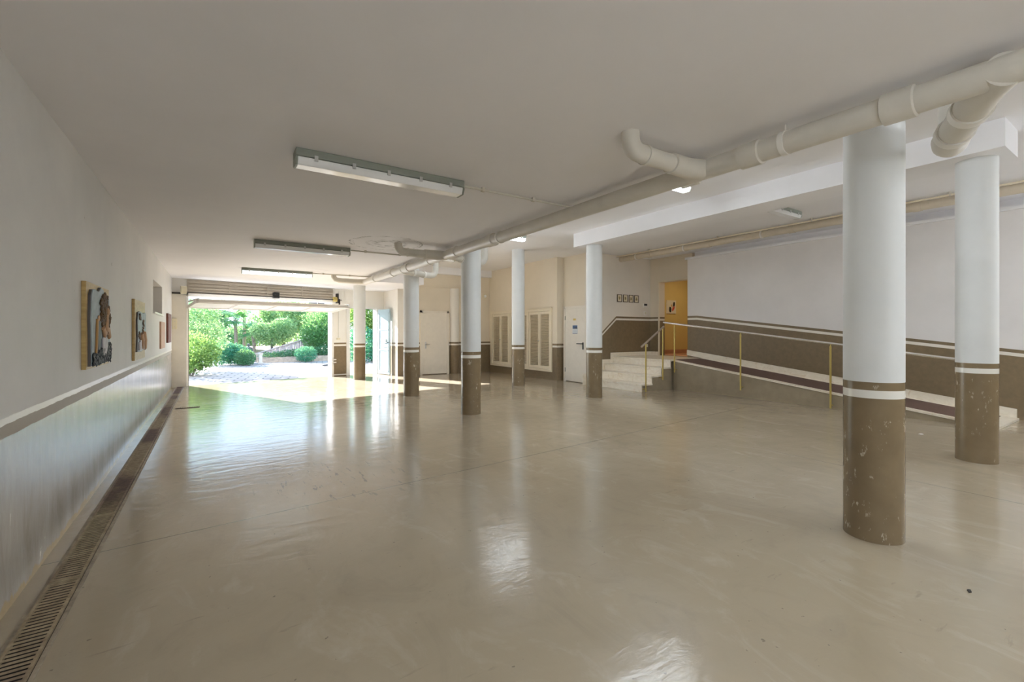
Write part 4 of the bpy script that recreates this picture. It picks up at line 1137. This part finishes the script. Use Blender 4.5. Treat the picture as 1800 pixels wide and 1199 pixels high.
# palms
def fan_palm(u, Y, h, label, seed):
    x = out(u, Y); rn = random.Random(seed)
    t = thing('palm_tree', label, 'palm tree', (x, Y, 0), 'fan palms beyond the hedge')
    q = MB(); q.tube([(x, Y, 0), (x + .02, Y, h*.5), (x + rn.uniform(-.05, .05), Y, h)], [.09, .075, .085], 12); q.build('trunk', M['palm_bark'], t)
    q = MB()
    for k in range(20):
        a = rn.uniform(0, 6.28); el = rn.uniform(-.5, 1.2); c = Vector((x, Y, h))
        dirv = Vector((math.cos(a)*math.cos(el), math.sin(a)*math.cos(el), math.sin(el)))
        side = dirv.cross(Vector((0, 0, 1))).normalized(); up = side.cross(dirv)
        hub = c + dirv*.28
        q.tube([c, hub], .008, 5)
        for j in range(11):
            th = R(-75 + 15*j); tip = hub + (dirv*math.cos(th) + side*math.sin(th))*.42 - Vector((0, 0, .06 + .05*abs(math.sin(th))))
            mid = hub + (tip - hub)*.5; wv = (up*.35 + side*math.cos(th) - dirv*math.sin(th))*.028
            f = q.bm.faces.new([q.bm.verts.new(hub), q.bm.verts.new(mid + wv), q.bm.verts.new(tip), q.bm.verts.new(mid - wv)])
    q.build('fronds', M['leaf_palm'], t, smooth=False)
fan_palm(414, 27.0, 1.95, 'leftmost fan palm beyond the blue-green hedge', 41)
fan_palm(429, 28.5, 2.15, 'tallest fan palm, second from the left beyond the hedge', 42)
fan_palm(446, 26.0, 1.35, 'fan palm just behind the statue', 43)
def feather_palm(u, Y, h, label):
    x = out(u, Y); rn = random.Random(5)
    t = thing('palm_tree', label, 'palm tree', (x, Y, 0))
    q = MB(); q.tube([(x, Y, 0), (x, Y, h)], [.22, .18], 14); q.build('trunk', M['palm_bark'], t)
    for k in range(16):
        a = k*.41 + .1; q = MB(); pts = []
        L = 2.4; e0 = R(62 - (k % 3)*28)
        for i in range(13):
            s = i/12; ang_ = e0 - s*R(85)
            if i == 0: p = Vector((x, Y, h))
            else: p = pts[-1] + Vector((math.cos(a)*math.cos(ang_), math.sin(a)*math.cos(ang_), math.sin(ang_)))*(L/12)
            pts.append(p)
        q.tube(pts, [.022 - .0014*i for i in range(13)], 6)
        for i in range(1, 13):
            d = (pts[i] - pts[i-1]).normalized(); side = d.cross(Vector((0, 0, 1))).normalized()
            for j in range(3):
                p = pts[i-1] + (pts[i] - pts[i-1])*(j/3)
                for sg in (-1, 1):
                    tip = p + side*sg*.34 + d*.20 - Vector((0, 0, .12)); w_ = d*.016
                    q.bm.faces.new([q.bm.verts.new(p - w_), q.bm.verts.new(p + (tip - p)*.5 + w_), q.bm.verts.new(tip), q.bm.verts.new(p + (tip - p)*.5 - w_)])
        q.build('frond', M['leaf_palm'], t, smooth=False)
feather_palm(372, 27.0, 2.1, 'feather palm with arching fronds at the top left of the opening')
# fence with vertical boards climbing to the right
fy = 24.6
t = thing('garden_fence', 'weathered board fence climbing to the right behind the hedges', 'fence', (out(490, fy), fy, 0))
us = list(range(440, 566, 4))
xs = [out(u, fy) for u in us]
q = MB()
for k, (xa, xb) in enumerate(zip(xs, xs[1:])):
    f = k / (len(xs) - 1)
    zt = .22 + f*.98; zb = zt - .60
    q.extrude_poly([(xa + .006, fy, zb - .3), (xb - .006, fy, zb - .3), (xb - .006, fy, zt + .03), (xa + .006, fy, zt)], (0, .03, 0))
q.build('boards', M['fence'], t, smooth=False)
q = MB(); q.tube([(xs[0], fy - .02, .20), (xs[-1], fy - .02, 1.20)], .03, 8); q.build('rail', M['fence'], t)
for k in range(0, len(xs), 6):
    f = k/(len(xs) - 1); bx('post', (xs[k] - .035, xs[k] + .035, fy + .03, fy + .10, -.05, .22 + f*.98), M['fence'], t)
# planted bank
q = MB()
prof = [(out(455, 21.6), 21.9), (out(520, 21.8), 21.9), (out(600, 22.3), 22.1), (out(720, 23), 22.4), (out(720, 23), 30), (out(455, 21.6), 30)]
lo = [q.bm.verts.new((a, b, -.02)) for a, b in prof]
hi = [q.bm.verts.new((a + (0 if i < 4 else 0), b + (.35 if i < 4 else 0), .20 if i < 4 else .5)) for i, (a, b) in enumerate(prof)]
q.bm.faces.new(hi)
for i in range(6): q.bm.faces.new((lo[i], lo[(i+1) % 6], hi[(i+1) % 6], hi[i]))
o = q.build('earth_bank', M['soil'], None, smooth=False); o['kind'] = 'structure'
# stone bollard and statue
x = out(458, 21.2)
t = thing('stone_pillar', 'short pale stone pillar between the clipped ball and the hedge', 'pillar', (x, 21.2, 0))
bx('shaft', (x - .06, x + .06, 21.14, 21.26, 0.06, .38), M['stone'], t, .01); bx('plinth', (x - .10, x + .10, 21.10, 21.30, 0, .06), M['stone'], t, .008); bx('cap', (x - .085, x + .085, 21.115, 21.285, .38, .43), M['stone'], t, .008)
x = out(437, 21.9); Y = 21.9
t = thing('garden_statue', 'small dark stone statue of a standing figure behind the clipped ball', 'statue', (x, Y, 0))
bx('plinth', (x - .13, x + .13, Y - .13, Y + .13, 0, .30), M['stone'], t, .01)
q = MB()
q.lathe([(.10, .30), (.11, .36), (.085, .46), (.075, .54), (.095, .60), (.10, .66), (.05, .70), (.03, .72)], x, Y, 20)
q.blob((x, Y, .77), (.055, .06, .065), 2, 2, .03)
q.tube([(x - .09, Y, .66), (x - .13, Y - .03, .57), (x - .06, Y - .10, .54)], [.03, .026, .02], 8); q.tube([(x + .09, Y, .66), (x + .13, Y - .02, .56), (x + .10, Y - .06, .47)], [.03, .026, .02], 8)
q.build('figure', M['statue'], t)
x = out(573, 18.6)
q = MB(); q.blob((x, 18.6, .03), (.14, .1, .05), 3, 2, .2)
tag(q.build('garden_rock', M['statue'], None), 'small dark rock on the driveway near the right jamb', 'rock')

# ------------------------------------------------------------------ unseen lamps added behind the viewpoint to brighten the room (same fittings, lit)
lamp(.48, 1.78, -0.9, ZL, M['lens_fill'], 'lit fluorescent fill lamp added on the low ceiling behind the viewpoint', gL)
lamp(.48, 1.78, -4.2, ZL, M['lens_fill'], 'lit fluorescent fill lamp added on the low ceiling by the back wall', gL)
lamp(4.15, 5.45, -0.6, ZH, M['lens_fill'], 'lit fluorescent fill lamp added on the high ceiling behind the viewpoint', gH)
lamp(4.15, 5.45, -4.4, ZH, M['lens_fill'], 'lit fluorescent fill lamp added on the high ceiling by the back wall', gH)
lamp(7.10, 8.40, -0.9, ZH, M['lens_fill'], 'lit fluorescent fill lamp added out of view above the floor right of the ramp foot', gH)

def fill(x, y, z, zc, label, m='fill_on'):  # unseen hanging tube, added to brighten ceiling, walls and columns
    t = thing('fill_lamp', label, 'lamp', (x, y, z), 'pendant tube lamps added unseen behind the viewpoint')
    q = MB(); q.tube([(x - .65, y, z), (x + .65, y, z)], .06, 20); q.build('tube', M[m], t)
    for sx in (-.66, .66):
        q = MB(); q.tube([(x + sx - .02, y, z), (x + sx + .02, y, z)], .064, 20); q.build('end_cap', M['pvc_white'], t)
        q = MB(); q.tube([(x + sx, y, z + .06), (x + sx, y, zc)], .004, 6); q.build('cord', M['black'], t)
M['fill_on'] = emit('fill_tube_glow', (0.86, .93, 1.0), 15.0)  # glow of the added tubes
M['fill_on_right'] = emit('fill_tube_glow_right', (0.88, .94, 1.0), 24.0)  # stronger added tube that lifts the right wall
fill(1.3, -1.6, 1.75, ZL, 'lit pendant tube lamp, unseen and added, hanging low over the floor behind the viewpoint')
fill(4.6, -3.2, 2.3, ZH, 'lit pendant tube lamp added out of view in the middle of the back part of the garage')
fill(8.6, -0.7, 2.3, ZH, 'lit pendant tube lamp added unseen near the right wall behind the viewpoint', 'fill_on_right')

def area(name, loc, size, power, col, rot=(0, 0, 0)):
    l = bpy.data.lights.new(name, 'AREA'); l.shape = 'RECTANGLE'; l.size, l.size_y = size; l.energy = power; l.color = col
    o = bpy.data.objects.new(name, l); COL.objects.link(o); o.location = loc; o.rotation_euler = rot
    return o
area('hall_ceiling_light', (11.6, 7.4, 3.15), (.5, .5), 6, (1.0, .88, .66))

# ------------------------------------------------------------------ sun and sky
sl = bpy.data.lights.new('sun', 'SUN'); sl.energy = 18.0; sl.angle = R(0.6); sl.color = (.97, .98, 1.0)
so = bpy.data.objects.new('sun', sl); COL.objects.link(so)
el = R(22.0); dv = Vector((.385*math.cos(el), -.923*math.cos(el), -math.sin(el)))
so.rotation_euler = dv.to_track_quat('-Z', 'Y').to_euler(); so.location = (-6, 30, 12)
w = bpy.data.worlds.new('sky'); SC.world = w; w.use_nodes = True
nt = w.node_tree
for q_ in list(nt.nodes): nt.nodes.remove(q_)
wo = nt.nodes.new('ShaderNodeOutputWorld'); bg = nt.nodes.new('ShaderNodeBackground')
n = N(nt)
tc = n.node('ShaderNodeTexCoord').outputs['Generated']
sx_, sy_, sz_ = n.xyz(tc)
up = n.ramp(sz_, 0.0, 0.75)
n.put(bg.inputs[0], n.mix(up, (0.66, 0.83, 1.0), (0.42, 0.66, 1.0)))
n.put(bg.inputs[1], n.ramp(sz_, 0.0, 0.6, 1.6, 1.4))
nt.links.new(bg.outputs[0], wo.inputs[0])

# ------------------------------------------------------------------ camera
cam = bpy.data.cameras.new('camera'); co = bpy.data.objects.new('camera', cam); COL.objects.link(co)
cam.sensor_width = 36.0; cam.sensor_fit = 'HORIZONTAL'; cam.lens = 800.0 / 1800.0 * 36.0
cam.shift_x = 0.0; cam.shift_y = -15.5 / 1800.0
cam.clip_start = .05; cam.clip_end = 300
co.location = (0, 0, CAM_H); co.rotation_euler = (R(90), 0, -YAW)
SC.camera = co
SC.view_settings.view_transform = 'Standard'; SC.view_settings.look = 'None'; SC.view_settings.gamma = 1.0; SC.view_settings.use_curve_mapping = False
SC.view_settings.exposure = 1.35
SC.cycles.max_bounces = 14; SC.cycles.diffuse_bounces = 10; SC.cycles.glossy_bounces = 4
SC.cycles.sample_clamp_indirect = 6.0; SC.cycles.sample_clamp_direct = 2.0
